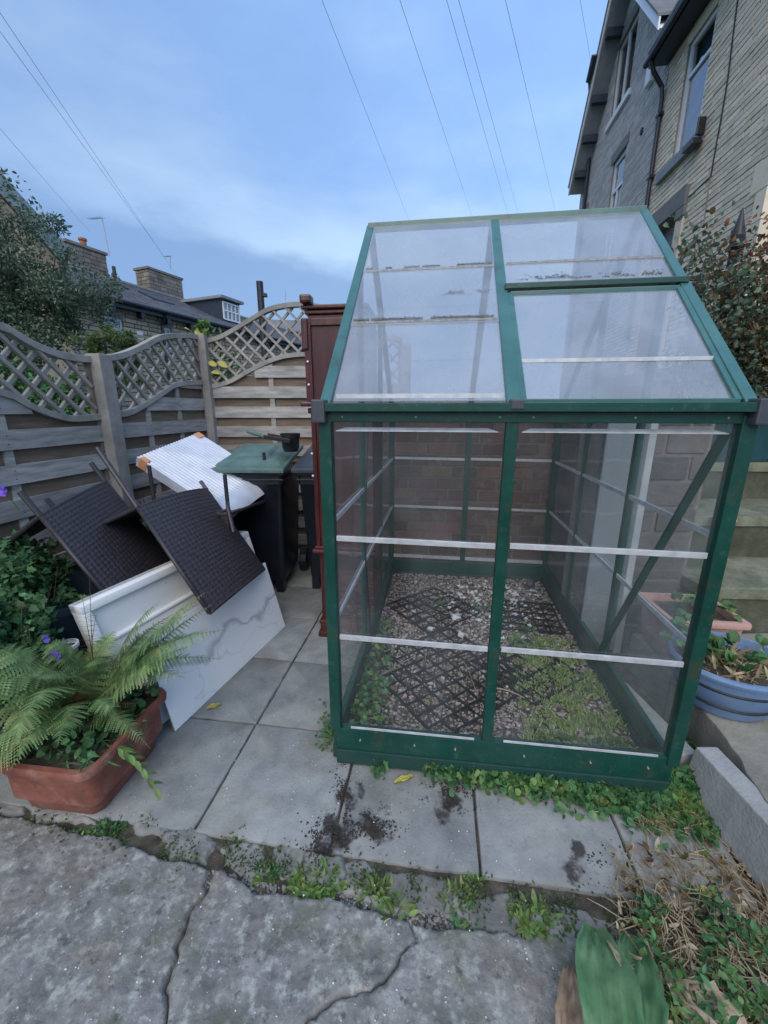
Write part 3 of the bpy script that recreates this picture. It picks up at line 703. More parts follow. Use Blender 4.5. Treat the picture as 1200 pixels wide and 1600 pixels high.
# braces
gbar('brace', G(GL-.028, .03, ZE-.07), G(GL-.028, .61, .23), .010, .030, up=EU)
MB().tube([G(.035, .60, 1.36), G(.035, .52, 1.05), G(.035, .47, .80), G(.035, .55, .5), G(.035, .62, .22)], .0045).build('brace', 'black_plastic', gh)
for u, v, z in [(a_, -.022, .128) for a_ in (.10, .32, .48, .74, .98, 1.18)]+[(a_, -.0195, ZE-.026) for a_ in (.06, .3, .56, .66, .95, 1.2)]:
    MB().tube([G(u, v, z+(.024*u/GL if z < .3 else 0)), G(u, v+.008, z+(.024*u/GL if z < .3 else 0))], .0032, 8).build('bolt', 'strip_dull', gh)
# ---- floor inside: gravel, grid mats, weeds (the bed lies 5 cm above the slabs)
_outside = set(bpy.data.objects)
m = MB(); R = random.Random(5)
for _ in range(9500):
    u, v = R.uniform(.03, 1.23), R.uniform(.03, 1.83)
    r = R.choice([.006, .008, .010, .012, .007]); pebble(m, G(u, v, .016+R.uniform(-.008, .008)+.006*noise.noise(V((u*5, v*5, 0)))), r, R)
tag(m.build('gravel', 'gravel', kind='stuff'), 'brown gravel covering the greenhouse floor', 'gravel')
m = MB().box((.02, .02, -.03), (1.24, 1.84, .008), fr=G); struct(m.build('floor_bed', 'soil'))
m = MB()
for _ in range(170):
    u, v = R.gauss(.78, .2), R.gauss(1.45, .22)
    if .05 < u < 1.2 and .9 < v < 1.8: pebble(m, G(u, v, .030), R.choice([.009, .013, .02]), R)
for u, v, r in ((.52, 1.12, .035), (.36, .95, .028), (.55, .9, .033), (.66, 1.5, .025)): pebble(m, G(u, v, .035), r, R)
tag(m.build('white_pebbles', 'white_pebble', kind='stuff'), 'white pebbles and broken chips on the gravel in the greenhouse', 'pebbles')
def gridmat(u0, v0, n, cell, ang, z, label):
    c, s_ = cos(ang), sin(ang); m = MB(); ext = n*cell
    P = lambda a, b: G(u0+a*c-b*s_, v0+a*s_+b*c, z+.004*noise.noise(V((a*6, b*6, u0*5))))
    def seg(a0, b0, a1, b1, w_, h_):
        K = 4; pts = [P(a0+(a1-a0)*i/K, b0+(b1-b0)*i/K) for i in range(K+1)]
        for p, q in zip(pts, pts[1:]): m.bar(p, q, w_, h_)
    for i in range(n+1):
        w_ = .010 if i in (0, n) else .0055
        seg(i*cell, 0, i*cell, ext, w_, .012); seg(0, i*cell, ext, i*cell, w_, .011)
    for i in range(n):       # finer diagonal net inside
        seg(i*cell, 0, ext, ext-i*cell, .0032, .007)
        if i: seg(0, i*cell, ext-i*cell, ext, .0032, .007)
    tag(m.build('floor_grid', 'grid_black'), label, 'plastic grid', 'black plastic grids on the greenhouse gravel')
gridmat(.36, .90, 6, .078, radians(43), .026, 'black plastic grid mat with the small yellow flower, back left of the greenhouse floor')
gridmat(.42, .08, 8, .080, radians(41), .026, 'black plastic grid mat half buried in gravel behind the front left pane')
gridmat(.80, 1.02, 5, .078, radians(-2), .030, 'black plastic grid mat under white chips, back right of the greenhouse floor')
gridmat(.86, .35, 5, .08, radians(38), .024, 'black plastic grid mat overgrown by moss beside the middle post')
# grey ball in back corner, yellow flower
m = MB(); m.lathe(G(1.12, 1.68, .055), [(.035*sin(pi*i/10), -.035*cos(pi*i/10)) for i in range(11)], 20)
tag(m.build('ball', 'plastic_grey', smooth=True), 'small grey ball in the far right corner of the greenhouse floor', 'ball')
m = MB()
R = random.Random(8)
for _ in range(15000):
    u, v = R.gauss(1.02, .15), R.uniform(.04, .95)
    edge = .80+.1*noise.noise(V((v*4, 0, 7)))
    if not (edge < u < 1.235): continue
    if noise.noise(V((u*11, v*11, 8)))+.5*noise.noise(V((u*30, v*30, 2))) < -.02-.25*(u-edge): continue
    leaf(m, G(u, v, .016), rdir(R, 1.4), rdir(R), R.uniform(.014, .036), R.uniform(.004, .008), 'blade')
for _ in range(900):
    u, v = R.uniform(.3, .9), R.uniform(.05, .7)
    if noise.noise(V((u*7, v*7, 3))) < .12: continue
    leaf(m, G(u, v, .016), rdir(R, 1), rdir(R), R.uniform(.012, .034), .005, 'blade')
tag(m.build('moss', 'leaf_moss', kind='stuff'), 'yellow green moss and grass growing inside the greenhouse on the right', 'moss')
m = MB()
for _ in range(520):
    u, v = abs(R.gauss(.03, .05))+.03, R.uniform(.05, .95)
    if R.random() < .4: u, v = abs(R.gauss(0, .07))+.04, R.uniform(.03, .4)
    p = G(u, v, R.uniform(.03, .09)); leaf(m, p, rdir(R, .4), rdir(R, 1.6), R.uniform(.018, .032), R.uniform(.018, .03), 'ivy')
for _ in range(160):
    c = R.choice([(.42, 1.28), (.72, 1.25), (.95, .98), (.9, .8)]); p = G(c[0]+R.gauss(0, .04), c[1]+R.gauss(0, .04), R.uniform(.03, .07))
    leaf(m, p, rdir(R, .4), rdir(R, 1.2), .025, .014, 'oval')
for _ in range(260):
    p = G(R.uniform(.85, 1.22), R.uniform(.03, .16), R.uniform(.03, .06)); leaf(m, p, rdir(R, .4), rdir(R, 1.6), .022, .02, 'ivy')
tag(m.build('indoor_weeds', 'leaf_ivy', kind='stuff'), 'low green weeds inside the greenhouse along its left glass and back', 'weeds')
fl = thing('yellow_flower', G(.42, 1.30, .03), 'small yellow flower standing in the gravel of the greenhouse', 'flower')
MB().tube([G(.42, 1.30, .02), G(.425, 1.30, .09)], .0015, 6).build('stem', 'leaf_grass', fl)
m = MB()
for i in range(8): leaf(m, G(.425, 1.30, .09), V((cos(i*.8), sin(i*.8), .3)), V((0, 0, 1)), .014, .009)
m.build('petals', 'leaf_yellow', fl)
def stick(a, b, sag, r, mt, name, label, cat):
    pts = curve_pts(a, b, sag, 7); 
    return tag(MB().tube(pts, [r*(1-.5*i/7) for i in range(8)], 6).build(name, mt, loc=a), label, cat)
stick(G(.55, .62, .045), G(.60, .33, .05), .015, .004, 'straw', 'stem', 'dry pale stem bent over the gravel by the front left pane', 'dry stem')
stick(G(.70, .42, .045), G(.82, .36, .05), .01, .004, 'straw', 'stem', 'dry pale stalk on the moss right of the middle post', 'dry stem')
stick(G(.06, .36, .04), G(.28, .62, .05), .01, .003, 'wood_grey', 'stick', 'thin straight stick lying over the grid mat near the left glass', 'stick')

for o in bpy.data.objects:
    if o not in _outside and o.parent is None: o.location.z += .05
# ================================================================== BRICK WALL behind greenhouse
bw = thing('brick_wall', G(.6, 2.0, 0), 'weathered red brick wall close behind the greenhouse', 'brick wall')
course_wall(bw, G(-.30, 2.02, 0), EU, 1.95, 0, 1.45, .24, .098, .014, 'red_brick', 'mortar_dark', thick=.22, seed=4, proud=.008, nd=-EV)
MB().box((-.32, 1.99, 1.45), (1.67, 2.26, 1.50), fr=G).build('coping', 'step_stone', bw, bevel=.008)

# ================================================================== FENCES
def catmull(ctrl, s):
    if s <= ctrl[0][0]: return ctrl[0][1]
    if s >= ctrl[-1][0]: return ctrl[-1][1]
    for i in range(len(ctrl)-1):
        if ctrl[i][0] <= s <= ctrl[i+1][0]:
            p0 = ctrl[max(i-1, 0)]; p1, p2 = ctrl[i], ctrl[i+1]; p3 = ctrl[min(i+2, len(ctrl)-1)]
            t = (s-p1[0])/(p2[0]-p1[0]); h = p2[0]-p1[0]
            m1 = (p2[1]-p0[1])/(p2[0]-p0[0])*h; m2 = (p3[1]-p1[1])/(p3[0]-p1[0])*h
            return (2*t**3-3*t*t+1)*p1[1]+(t**3-2*t*t+t)*m1+(-2*t**3+3*t*t)*p2[1]+(t**3-t*t)*m2
def fence_panel(O, d, s0, s1, cap, low, ztops, label, back=.0):
    """O origin, d direction along, planks between s0..s1; cap/low: control points (s, z of upper edge)"""
    d = V(d).normalized(); nrm = V((d.y, -d.x, 0))   # towards the yard
    if nrm.dot(CP-O) < 0: nrm = -nrm
    O = V(O)-nrm*back
    P = lambda s, z, o=0: O+d*s+V((0, 0, z))+nrm*o
    t = thing('trellis_fence', P((s0+s1)/2, 0), label, 'fence panel', 'fence panels of the yard')
    R = random.Random(int(abs(s0*100)+abs(O.x*10)))
    for nm, ct, th in (('cap_rail', cap, .042), ('trellis_rail', low, .040)):
        m = MB(); K = 30; prev = None
        vs = []
        for i in range(K+1):
            s = s0+(s1-s0)*i/K; z = catmull(ct, s)
            vs += [P(s, z-th, -.030), P(s, z-th, .022), P(s, z, .022), P(s, z, -.030)]
        fs = [(3, 2, 1, 0), (4*K, 4*K+1, 4*K+2, 4*K+3)]
        for i in range(K):
            for j in range(4): fs.append((4*i+j, 4*i+(j+1) % 4, 4*i+4+(j+1) % 4, 4*i+4+j))
        m.add(vs, fs).build(nm, 'wood_grey', t, bevel=.003)
    # side frame rails
    for s in (s0+.02, s1-.02):
        MB().bar(P(s, 0, -.01), P(s, catmull(cap, s)-.042, -.01), .035, .035, up=nrm).build('frame_rail', 'wood_dark', t)
    # lattice: front slats fall to the right, rear slats rise
    for sg, o in ((-1, .004), (1, -.018)):
        c = s0-1.2
        while c < s1+1.2:
            run = []; z = 0
            for i in range(160):
                s = c+ (i/160)*1.6; z = (1.35+(i/160)*1.6*1.0) if sg > 0 else (2.95-(i/160)*1.6*1.0)
                if s0+.03 < s < s1-.03 and catmull(low, s)-.015 < z < catmull(cap, s)-.03: run.append((s, z))
            if len(run) > 3:
                MB().bar(P(*run[0], o), P(*run[-1], o), .020, .022, up=nrm).build('lattice_slat', 'wood_grey', t)
            c += .135
    # planks
    for k_, zt in enumerate(ztops):
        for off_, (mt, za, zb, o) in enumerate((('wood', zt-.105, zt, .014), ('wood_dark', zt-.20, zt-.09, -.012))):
            # clip to below the trellis rail
            K = 16; seg = [s0+(s1-s0)*i/K for i in range(K+1)]
            ok = [s for s in seg if catmull(low, s)-.03 > za+.02]
            if not ok or za < .0: 
                if za < -.1 or not ok: continue
            # contiguous run(s)
            run = []; runs = []
            for s in seg:
                if s in ok: run.append(s)
                elif run: runs.append(run); run = []
            if run: runs.append(run)
            for run in runs:
                if len(run) < 2: continue
                vs = []; wob = R.uniform(-.002, .002)
                for s in run:
                    top = min(zb, catmull(low, s)-.02); b_ = max(za, 0)
                    vs += [P(s, b_, o-.018+wob), P(s, b_, o+wob), P(s, top, o+wob), P(s, top, o-.018+wob)]
                n_ = len(run)-1; fs = [(3, 2, 1, 0), (4*n_, 4*n_+1, 4*n_+2, 4*n_+3)]
                for i in range(n_):
                    for j in range(4): fs.append((4*i+j, 4*i+(j+1) % 4, 4*i+4+(j+1) % 4, 4*i+4+j))
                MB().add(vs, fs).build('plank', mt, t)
    nm_ = MB()
    for zt in ztops:
        if zt < .15: continue
        for s in (s0+.035, s0+(s1-s0)*.33, s0+(s1-s0)*.66, s1-.035):
            for dz in (.03, .075):
                if zt-dz < catmull(low, s)-.04: nm_.tube([P(s, zt-dz, .012), P(s, zt-dz, .0165)], .0028, 6)
    nm_.build('nails', 'iron', t, kind='stuff')
    # battens
    for s in ([s0+(s1-s0)*q for q in ((.33, .66) if s1-s0 > 1 else (.5,))]):
        MB().bar(P(s, 0, -.004), P(s, catmull(low, s)-.03, -.004), .016, .045, up=nrm.cross(V((0, 0, 1)))).build('batten', 'wood', t)
    return P
FX = -2.35; fd = V((.16, 1, 0)); fP = V((FX, 0, 0)); fn = V((1, -.16, 0)).normalized(); fdn = fd.normalized()
def fs_(px, py):
    P = hit(px, py, fP, fn); return ((P-fP).dot(fdn), P.z)
sA = [fs_(148, 560)[0], fs_(311, 520)[0]]
s_left = .95
c1_ = [(s_left, fs_(0, 504)[1]+.10)]+[fs_(*q) for q in ((0, 504), (44, 530), (88, 548), (129, 555.5))]+[(sA[0], fs_(148, 556)[1])]
l1_ = [(s_left, fs_(0, 607)[1]+.08)]+[fs_(*q) for q in ((0, 607), (44, 629), (88, 645), (110, 649))]+[(sA[0], fs_(148, 646)[1])]
zt1 = [1.322+.186*k for k in range(2, -8, -1)]
fence_panel(fP, fd, s_left, sA[0]-.035, c1_, l1_, zt1, 'fence panel at far left whose curved trellis top dips towards the nearer post')
c2_ = [(sA[0], fs_(150, 556)[1])]+[fs_(*q) for q in ((186, 551), (219, 538), (246, 524), (263, 521), (290, 520.5))]+[(sA[1], fs_(306, 522)[1])]
l2_ = [(sA[0], fs_(155, 646)[1])]+[fs_(*q) for q in ((168, 644.5), (197, 641), (219, 631), (250, 611), (274, 597))]+[(sA[1], fs_(308, 593)[1])]
zt2 = [1.332+.19*k for k in range(2, -8, -1)]
fence_panel(fP, fd, sA[0]+.035, sA[1]-.03, c2_, l2_, zt2, 'fence panel between the two posts with trellis rising to a hump')
P2 = fP+fdn*sA[1]
bd = V((1, -.04, 0)); bn = V((-.04, -1, 0)).normalized(); bdn = bd.normalized()
def bs_(px, py):
    P = hit(px, py, P2, bn); return ((P-P2).dot(bdn), P.z)
c3_ = [(0, bs_(306, 531)[1])]+[bs_(*q) for q in ((325, 529), (345, 523), (369, 510), (395, 494), (420, 480), (445, 474), (469, 472), (505, 477), (535, 488))]
l3_ = [(0, bs_(306, 598)[1])]+[bs_(*q) for q in ((325, 600), (340, 599), (362, 592), (385, 579), (410, 566), (435, 556), (455, 552), (480, 551))]
sm_ = bs_(469, 472)[0]
c3_ += [(2*sm_-s, z) for s, z in c3_[:4]][::-1]
l3_ += [(2*sm_-s, z) for s, z in l3_[:6]][::-1]
zt3 = [1.635+.184*k for k in range(2, -10, -1)]
fence_panel(P2, bd, .035, 2*sm_-.035, c3_, l3_, zt3, 'rear fence panel with arched trellis top behind the wheelie bins')
def post(P, z1, w_, label, lean=V((0, 0, 0))):
    t = MB().bar(V(P), V(P)+V((0, 0, z1))+lean, w_, w_, up=fdn).build('fence_post', 'wood_grey', bevel=.006, loc=P)
    tag(t, label, 'fence post', 'square posts of the fence')
post(fP+fdn*sA[0]+fn*.03, fs_(145, 556)[1]+.01, .105, 'square timber fence post nearest the camera, at the dip of the trellis')
post(P2+fn*.03+V((.01, -.02, 0)), fs_(303, 522)[1]+.01, .078, 'timber fence post in the corner where the fence turns behind the bins')
post(P2+bdn*2*sm_, 2.0, .085, 'timber fence post behind the greenhouse')

# ================================================================== MAHOGANY CABINET
cb0 = V((-.412, 2.30, 0))
def Cf(a, b, z): return cb0+EU*a+EV*b+V((0, 0, z))
cab = thing('cabinet', Cf(.2, .1, 0), 'tall dark red mahogany cabinet with cornice and columns standing left of the greenhouse', 'cabinet')
cw, cdp = .36, .38
MB().box((0, 0, .02), (cw, cdp, .09), fr=Cf).build('plinth', 'mahogany', cab, bevel=.008)
MB().box((-.012, -.012, 0), (cw+.01, cdp, .035), fr=Cf).build('plinth', 'mahogany', cab, bevel=.008)
MB().box((-.005, -.005, .09), (cw, cdp, .115), fr=Cf).build('moulding', 'mahogany', cab, bevel=.009)
MB().box((.01, .02, .11), (.085, .09, .575), fr=Cf).build('column', 'mahogany', cab, bevel=.006)
MB().box((-.025, -.02, .575), (cw, cdp, .60), fr=Cf).build('moulding', 'mahogany', cab, bevel=.009)
MB().box((-.008, -.005, .60), (cw, cdp, .618), fr=Cf).build('moulding', 'mahogany', cab, bevel=.006)
m = MB().box((-.004, .01, .618), (.022, .085, 1.42), fr=Cf); m.box((.034, .006, .618), (.050, .085, 1.42), fr=Cf); m.box((.062, .01, .618), (.085, .085, 1.42), fr=Cf); m.box((.0, .02, .618), (.08, .08, 1.42), fr=Cf)
m.build('column', 'mahogany', cab, bevel=.004)
MB().box((.02, .03, .115), (cw-.01, cdp-.01, 1.44), fr=Cf).build('side_panel', 'mahogany_panel', cab, bevel=.003)
for z in (1.405, ): MB().box((-.015, -.008, z), (cw, cdp, z+.03), fr=Cf).build('moulding', 'mahogany', cab, bevel=.008)
MB().box((-.042, -.05, 1.442), (cw+.02, cdp+.02, 1.468), fr=Cf).build('shelf', 'mahogany', cab, bevel=.008)
MB().box((-.012, .03, 1.468), (cw-.04, cdp, 1.90), fr=Cf).build('upper_box', 'mahogany_panel', cab, bevel=.003)
for a0, a1 in ((-.025, .014), (cw-.075, cw-.03)): MB().box((a0, .015, 1.47), (a1, .06, 1.90), fr=Cf).build('stile', 'mahogany', cab, bevel=.004)
MB().box((.012, .018, 1.862), (cw-.075, .058, 1.90), fr=Cf).build('stile', 'mahogany', cab, bevel=.004)
MB().box((-.034, -.0, 1.74), (.0, .065, 1.90), fr=Cf).build('bracket', 'mahogany', cab, bevel=.008)
for i, (z, e) in enumerate(((1.90, -.012), (1.922, .0), (1.945, .014))):
    MB().box((-.02-e, .03-e, z), (cw-.04+e*.6, cdp, z+.021), fr=Cf).build('cornice', 'mahogany', cab, bevel=.006)
MB().box((-.03, -.02, 1.967), (.03, .05, 2.01), fr=Cf).build('finial_block', 'mahogany', cab, bevel=.012)
m = MB(); 
for z in (1.05, 1.18, 1.56, 1.68): m.lathe(Cf(-.006, .008, z), [(0, -.007), (.006, -.004), (.007, 0), (.006, .004), (0, .007)], 10)
m.build('stud', 'white_acrylic', cab)

# ================================================================== WHEELIE BINS
def bin_(cx, cy, rot, lid, label, hgt=.98, w_=.50, dp=.58):
    t = thing('wheelie_bin', (cx, cy, 0), label, 'wheelie bin', 'wheelie bins by the rear fence')
    c, s_ = cos(rot), sin(rot)
    P = lambda x, y, z: V((cx+x*c-y*s_, cy+x*s_+y*c, z))
    # body tapered
    b, tp = .80, 1.0
    lv = [(.10, b), (.14, b+.02), (hgt-.12, .97), (hgt-.11, 1.0), (hgt-.03, 1.0)]
    m = MB(); vs = []; fs = []
    for z, q in lv:
        x, y = w_/2*q, dp/2*q; r_ = .04
        ring = []
        for sx, sy, a0 in ((1, -1, -90), (1, 1, 0), (-1, 1, 90), (-1, -1, 180)):
            for a in (0, 30, 60, 90):
                aa = radians(a0+a); ring.append(P(sx*(x-r_)+r_*cos(aa), sy*(y-r_)+r_*sin(aa), z))
        vs += ring
    n_ = 16
    for i in range(len(lv)-1):
        for j in range(n_): fs.append((i*n_+j, i*n_+(j+1) % n_, (i+1)*n_+(j+1) % n_, (i+1)*n_+j))
    fs += [tuple(range(n_))[::-1], tuple(range((len(lv)-1)*n_, len(lv)*n_))]
    sm(m.add(vs, fs).build('body', 'bin_body', t))
    m = MB()
    for z, e in ((hgt-.085, .006), (hgt-.045, .012)): m.box((-w_/2-e, -dp/2-e, z), (w_/2+e, dp/2+e, z+.018), fr=P)
    m.build('rim', 'bin_body', t, bevel=.004)
    # lid: skirt, plate, raised domed centre
    m = MB(); e = .028; PL = lambda x, y, z: P(x, y, z+.10*(y/dp+.55))
    m.box((-w_/2-e, -dp/2-e-.03, hgt-.012), (w_/2+e, dp/2+e, hgt+.022), fr=PL)
    a = [(w_/2+e-.02, dp/2+e-.02, hgt+.022), (w_/2-.06, dp/2-.06, hgt+.052)]
    (x0, y0, z0), (x1, y1, z1) = a
    m.hexa([PL(-x0, -y0, z0), PL(x0, -y0, z0), PL(x0, y0, z0), PL(-x0, y0, z0), PL(-x1, -y1, z1), PL(x1, -y1, z1), PL(x1, y1, z1), PL(-x1, y1, z1)])
    m.hexa([PL(-.13, -.15, z1), PL(.13, -.15, z1), PL(.13, .12, z1), PL(-.13, .12, z1), PL(-.1, -.11, z1+.022), PL(.1, -.11, z1+.022), PL(.1, .09, z1+.022), PL(-.1, .09, z1+.022)])
    sm(m.build('lid', lid, t, bevel=.008), 50)
    m = MB().tube([P(-w_/2+.06, dp/2+.07, hgt+.04), P(w_/2-.06, dp/2+.07, hgt+.04)], .014, 10)
    for x in (-w_/2+.06, w_/2-.06): m.box((x-.012, dp/2-.01, hgt-.05), (x+.012, dp/2+.08, hgt-.02), fr=P)
    m.build('handle', 'bin_body', t)
    for sx in (-1, 1):
        MB().tube([P(sx*(w_/2-.03), dp/2-.04, .10), P(sx*(w_/2+.03), dp/2-.04, .10)], .10, 20).build('wheel', 'black_plastic', t)
    for sx in (-1, 1): MB().box((sx*(w_/2-.09)-.03, -dp/2*.8, 0), (sx*(w_/2-.09)+.03, -dp/2*.8+.05, .1), fr=P).build('foot', 'bin_body', t)
    return P
bin_(-.985, 3.17, -.03, 'bin_lid_green', 'wheelie bin with green lid and plant pot on top', 1.0)
bin_(-.385, 3.22, -.06, 'bin_lid_grey', 'wheelie bin with dark grey lid beside the mahogany cabinet', .99, .50, .58)
bin_(-1.35, 2.72, .25, 'bin_body', 'low black bin hidden behind the woven chairs and white wrapped board', .62, .5, .5)
# pale scrape strip on bin side seen as a thin light line
# plant pot and hand shovel on the green lid
pp = gy(451, 690, 3.0)
pt = thing('plant_pot', (pp.x+.0, 3.02, 1.10), 'small black plant pot standing on the green bin lid', 'plant pot')
m = MB().lathe((pp.x, 3.06, 1.115), [(0, .0), (.052, 0), (.068, .105), (.074, .107), (.076, .135), (.070, .135), (.062, .02), (0, .02)], 28)
sm(m.build('pot_body', 'black_plastic', pt))
sp = gy(400, 688, 2.98)
ht = thing('hand_shovel', (sp.x, 2.96, 1.055), 'black hand shovel with green handle lying across the bin lid', 'hand shovel')
a, b = gy(386, 673, 2.95), gy(418, 684, 2.95)
MB().tube([a, a.lerp(b, .3), a.lerp(b, .7), b], [.014, .017, .013, .012], 10).build('handle', 'bin_lid_green', ht)
qa, qb = gy(415, 683, 2.96), gy(455, 690, 2.96)
m = MB().bar(qa, qb, .10, .016); m.bar(qa+V((0, .05, .012)), qb+V((0, .05, .012)), .006, .03); m.bar(qa+V((0, -.05, .012)), qb+V((0, -.05, .012)), .006, .02)
m.build('scoop', 'black_plastic', ht, bevel=.003)

# ================================================================== WHITE TRAY, MARBLE BOARDS
def lean_board(name, b0, b1, t0, t1, th, mt, label, cat, grp=None, loc=None):
    return None
dirp = V((.30, .954, 0)).normalized(); nb = V((dirp.y, -dirp.x, 0))  # facing right
tb0, tb1 = V((-1.125, 1.49, .0)), V((-.78, 2.56, .0)); tt0, tt1 = V((-1.275, 1.50, .632)), V((-.925, 2.57, .63))
tray = thing('shower_tray', (tb0+tb1)/2, 'white shower tray with raised rim standing on its side under the woven chairs', 'shower tray')
def TP(a, b, o): return (tb0.lerp(tb1, a)).lerp(tt0.lerp(tt1, a), b)+nb*o
m = MB().hexa([TP(0, 0, -.06), TP(1, 0, -.06), TP(1, 0, -.02), TP(0, 0, -.02), TP(0, 1, -.06), TP(1, 1, -.06), TP(1, 1, -.02), TP(0, 1, -.02)])
m.build('base', 'white_acrylic', tray, bevel=.006)
m = MB()
def rimbox(a0, a1, b0, b1, o0, o1): m.hexa([TP(a0, b0, o0), TP(a1, b0, o0), TP(a1, b0, o1), TP(a0, b0, o1), TP(a0, b1, o0), TP(a1, b1, o0), TP(a1, b1, o1), TP(a0, b1, o1)])
rimbox(0, 1, .94, 1.0, -.06, .006); rimbox(0, 1, 0, .06, -.06, .006); rimbox(0, .035, .06, .94, -.06, .006); rimbox(.965, 1, .06, .94, -.06, .006)
rimbox(.035, .965, .68, .705, -.03, .002)
rimbox(.035, .965, .06, .68, -.03, -.006)
sm(m.build('rim', 'white_acrylic', tray, bevel=.006), 50)
mb0, mb1 = V((-.958, 1.510, .0)), V((-.672, 2.42, .0)); mt0, mt1 = V((-1.048, 1.528, .455)), V((-.775, 2.42, .462))
def board(name, b0, b1, t0, t1, th, label):
    d = (b1-b0).normalized(); n_ = d.cross((t0-b0)).normalized()
    if n_.x < 0: n_ = -n_
    o = thing(name, (b0+b1)/2, label, 'board', 'marble effect boards leaning together')
    f = lambda p, e: p+n_*e
    MB().hexa([f(b0, -th), f(b1, -th), f(b1, 0), f(b0, 0), f(t0, -th), f(t1, -th), f(t1, 0), f(t0, 0)]).build('core', 'panel_edge', o)
    MB().hexa([f(b0, .0003), f(b1, .0003), f(b1, .002), f(b0, .002), f(t0, .0003), f(t1, .0003), f(t1, .002), f(t0, .002)]).build('face', 'marble', o)
board('marble_board', mb0, mb1, mt0, mt1, .008, 'white marble effect board with grey veins leaning foremost on the slabs')
board('marble_board', V((-1.055, 1.50, 0)), V((-.76, 2.40, 0)), V((-1.13, 1.50, .43)), V((-.84, 2.4, .43)), .008, 'plain looking board of the pair, behind the front one, low corner showing beside the trough')
# ================================================================== WOVEN CHAIRS
def weave(m, P00, P10, P11, P01, nu, nv, amp, bow):
    """woven sheet of raised strips between 4 corners, bowed along its normal"""
    P00, P10, P11, P01 = map(V, (P00, P10, P11, P01)); n_ = (P10-P00).cross(P01-P00).normalized()
    su, sv = nu*4, nv*4; vs = []
    for j in range(sv+1):
        for i in range(su+1):
            a, b = i/su, j/sv; p = P00.lerp(P10, a).lerp(P01.lerp(P11, a), b)
            ci, cj = int(a*nu-1e-6), int(b*nv-1e-6); fa, fb = (a*nu) % 1, (b*nv) % 1
            over = (ci+cj) % 2
            h = (sin(pi*fa)*.9 if over else sin(pi*fb)*.9)*(abs(sin(pi*fb)) if over else abs(sin(pi*fa)))**.4
            edge = min(a, 1-a, b, 1-b)
            vs.append(p+n_*(amp*h+bow*4*a*(1-a)))
    fs = [(j*(su+1)+i, j*(su+1)+i+1, (j+1)*(su+1)+i+1, (j+1)*(su+1)+i) for j in range(sv) for i in range(su)]
    m.add(vs, fs)
    # back side
    k = len(m.v); m.add([V(v)-n_*.010 for v in vs], [tuple(reversed(f)) for f in fs])
def chair(O, X, B, Sx, Lg, label, wd, bh, sdp, ll, l2=None, bow=-.03):
    """O seat/back corner; X across, B along the back, Sx along the seat, Lg along the legs"""
    O = V(O); X = V(X).normalized(); B = V(B).normalized(); Sx = V(Sx).normalized(); Lg = V(Lg).normalized()
    t = thing('woven_chair', O, label, 'chair', 'dark woven garden chairs thrown in a heap')
    m = MB(); weave(m, O, O+X*wd, O+X*wd+B*bh, O+B*bh, 22, 26, .0035, bow); m.build('backrest', 'wicker', t, smooth=True)
    m = MB(); weave(m, O, O+X*wd, O+X*wd+Sx*sdp, O+Sx*sdp, 22, 20, .0035, .0); m.build('seat', 'wicker', t, smooth=True)
    m = MB(); K = 14; n_ = X.cross(B).normalized()
    c = [O+X*wd*i/K+B*bh+n_*(bow*4*(i/K)*(1-i/K)) for i in range(K+1)]; m.tube(c, .010, 8)
    c = [O+X*wd*i/K+n_*(bow*4*(i/K)*(1-i/K)) for i in range(K+1)]; m.tube(c, .009, 8)
    m.tube([O, O+B*bh], .011, 8); m.tube([O+X*wd, O+X*wd+B*bh], .011, 8)
    m.build('back_frame', 'wicker', t, smooth=True)
    m = MB(); m.tube([O, O+Sx*sdp, O+Sx*sdp+X*wd, O+X*wd], .011, 8); m.build('seat_frame', 'wicker', t)
    for a in (0, 1): MB().tube([O+X*wd*a, O+X*wd*a+Lg*(l2 if a and l2 else ll)], .0125, 8).build('leg', 'chair_metal', t)
    for a in (0, 1): MB().tube([O+X*wd*a+Sx*sdp, O+X*wd*a+Sx*sdp+Lg*(.12 if l2 else ll)], .0125, 8).build('leg', 'chair_metal', t)
    return t
# chair B (right, its back hangs over the marble board)
OB = V((-1.24, 1.94, .95)); XB = V((.08, .61, -.03)); BB = V((.40, -.215, -.465))
chair(OB, XB, BB, (-.80, .10, -.35), (-.61, .34, .70), 'upturned dark woven chair whose back hangs over the marble board', .615, .655, .46, .40, l2=.07, bow=-.035)
# chair A (left, darker)
OA = V((-1.56, 1.74, .96)); XA = V((-.05, .53, .06))
chair(OA, XA, (.36, -.06, -.50), (-.75, -.05, -.55), (-.50, .0, .85), 'upturned dark woven chair on the left of the heap below the nearer fence post', .535, .60, .35, .13, bow=-.035)
# chair C: upside down behind, legs in the air
tC = thing('woven_chair', (-1.15, 2.6, 0), 'upside down woven chair at the back of the heap, legs in the air', 'chair', 'dark woven garden chairs thrown in a heap')
c4 = [V((-1.46, 2.46, .80)), V((-.955, 2.36, .80)), V((-.885, 2.94, .76)), V((-1.38, 2.98, .76))]
m = MB(); weave(m, c4[0], c4[1], c4[2], c4[3], 20, 20, .0035, -.02); m.build('seat', 'wicker', tC, smooth=True)
m = MB(); weave(m, c4[0], c4[1], c4[1]+V((.04, -.05, -.55)), c4[0]+V((.02, -.05, -.55)), 20, 20, .0035, .02); m.build('backrest', 'wicker', tC, smooth=True)
MB().tube(c4+[c4[0]], .012, 8).build('seat_frame', 'wicker', tC)
for p, l_ in zip(c4, (.29, .25, .36, .20)): MB().tube([p-V((0, 0, .02)), p+V((0, 0, l_))], .0125, 8).build('leg', 'chair_metal', tC)
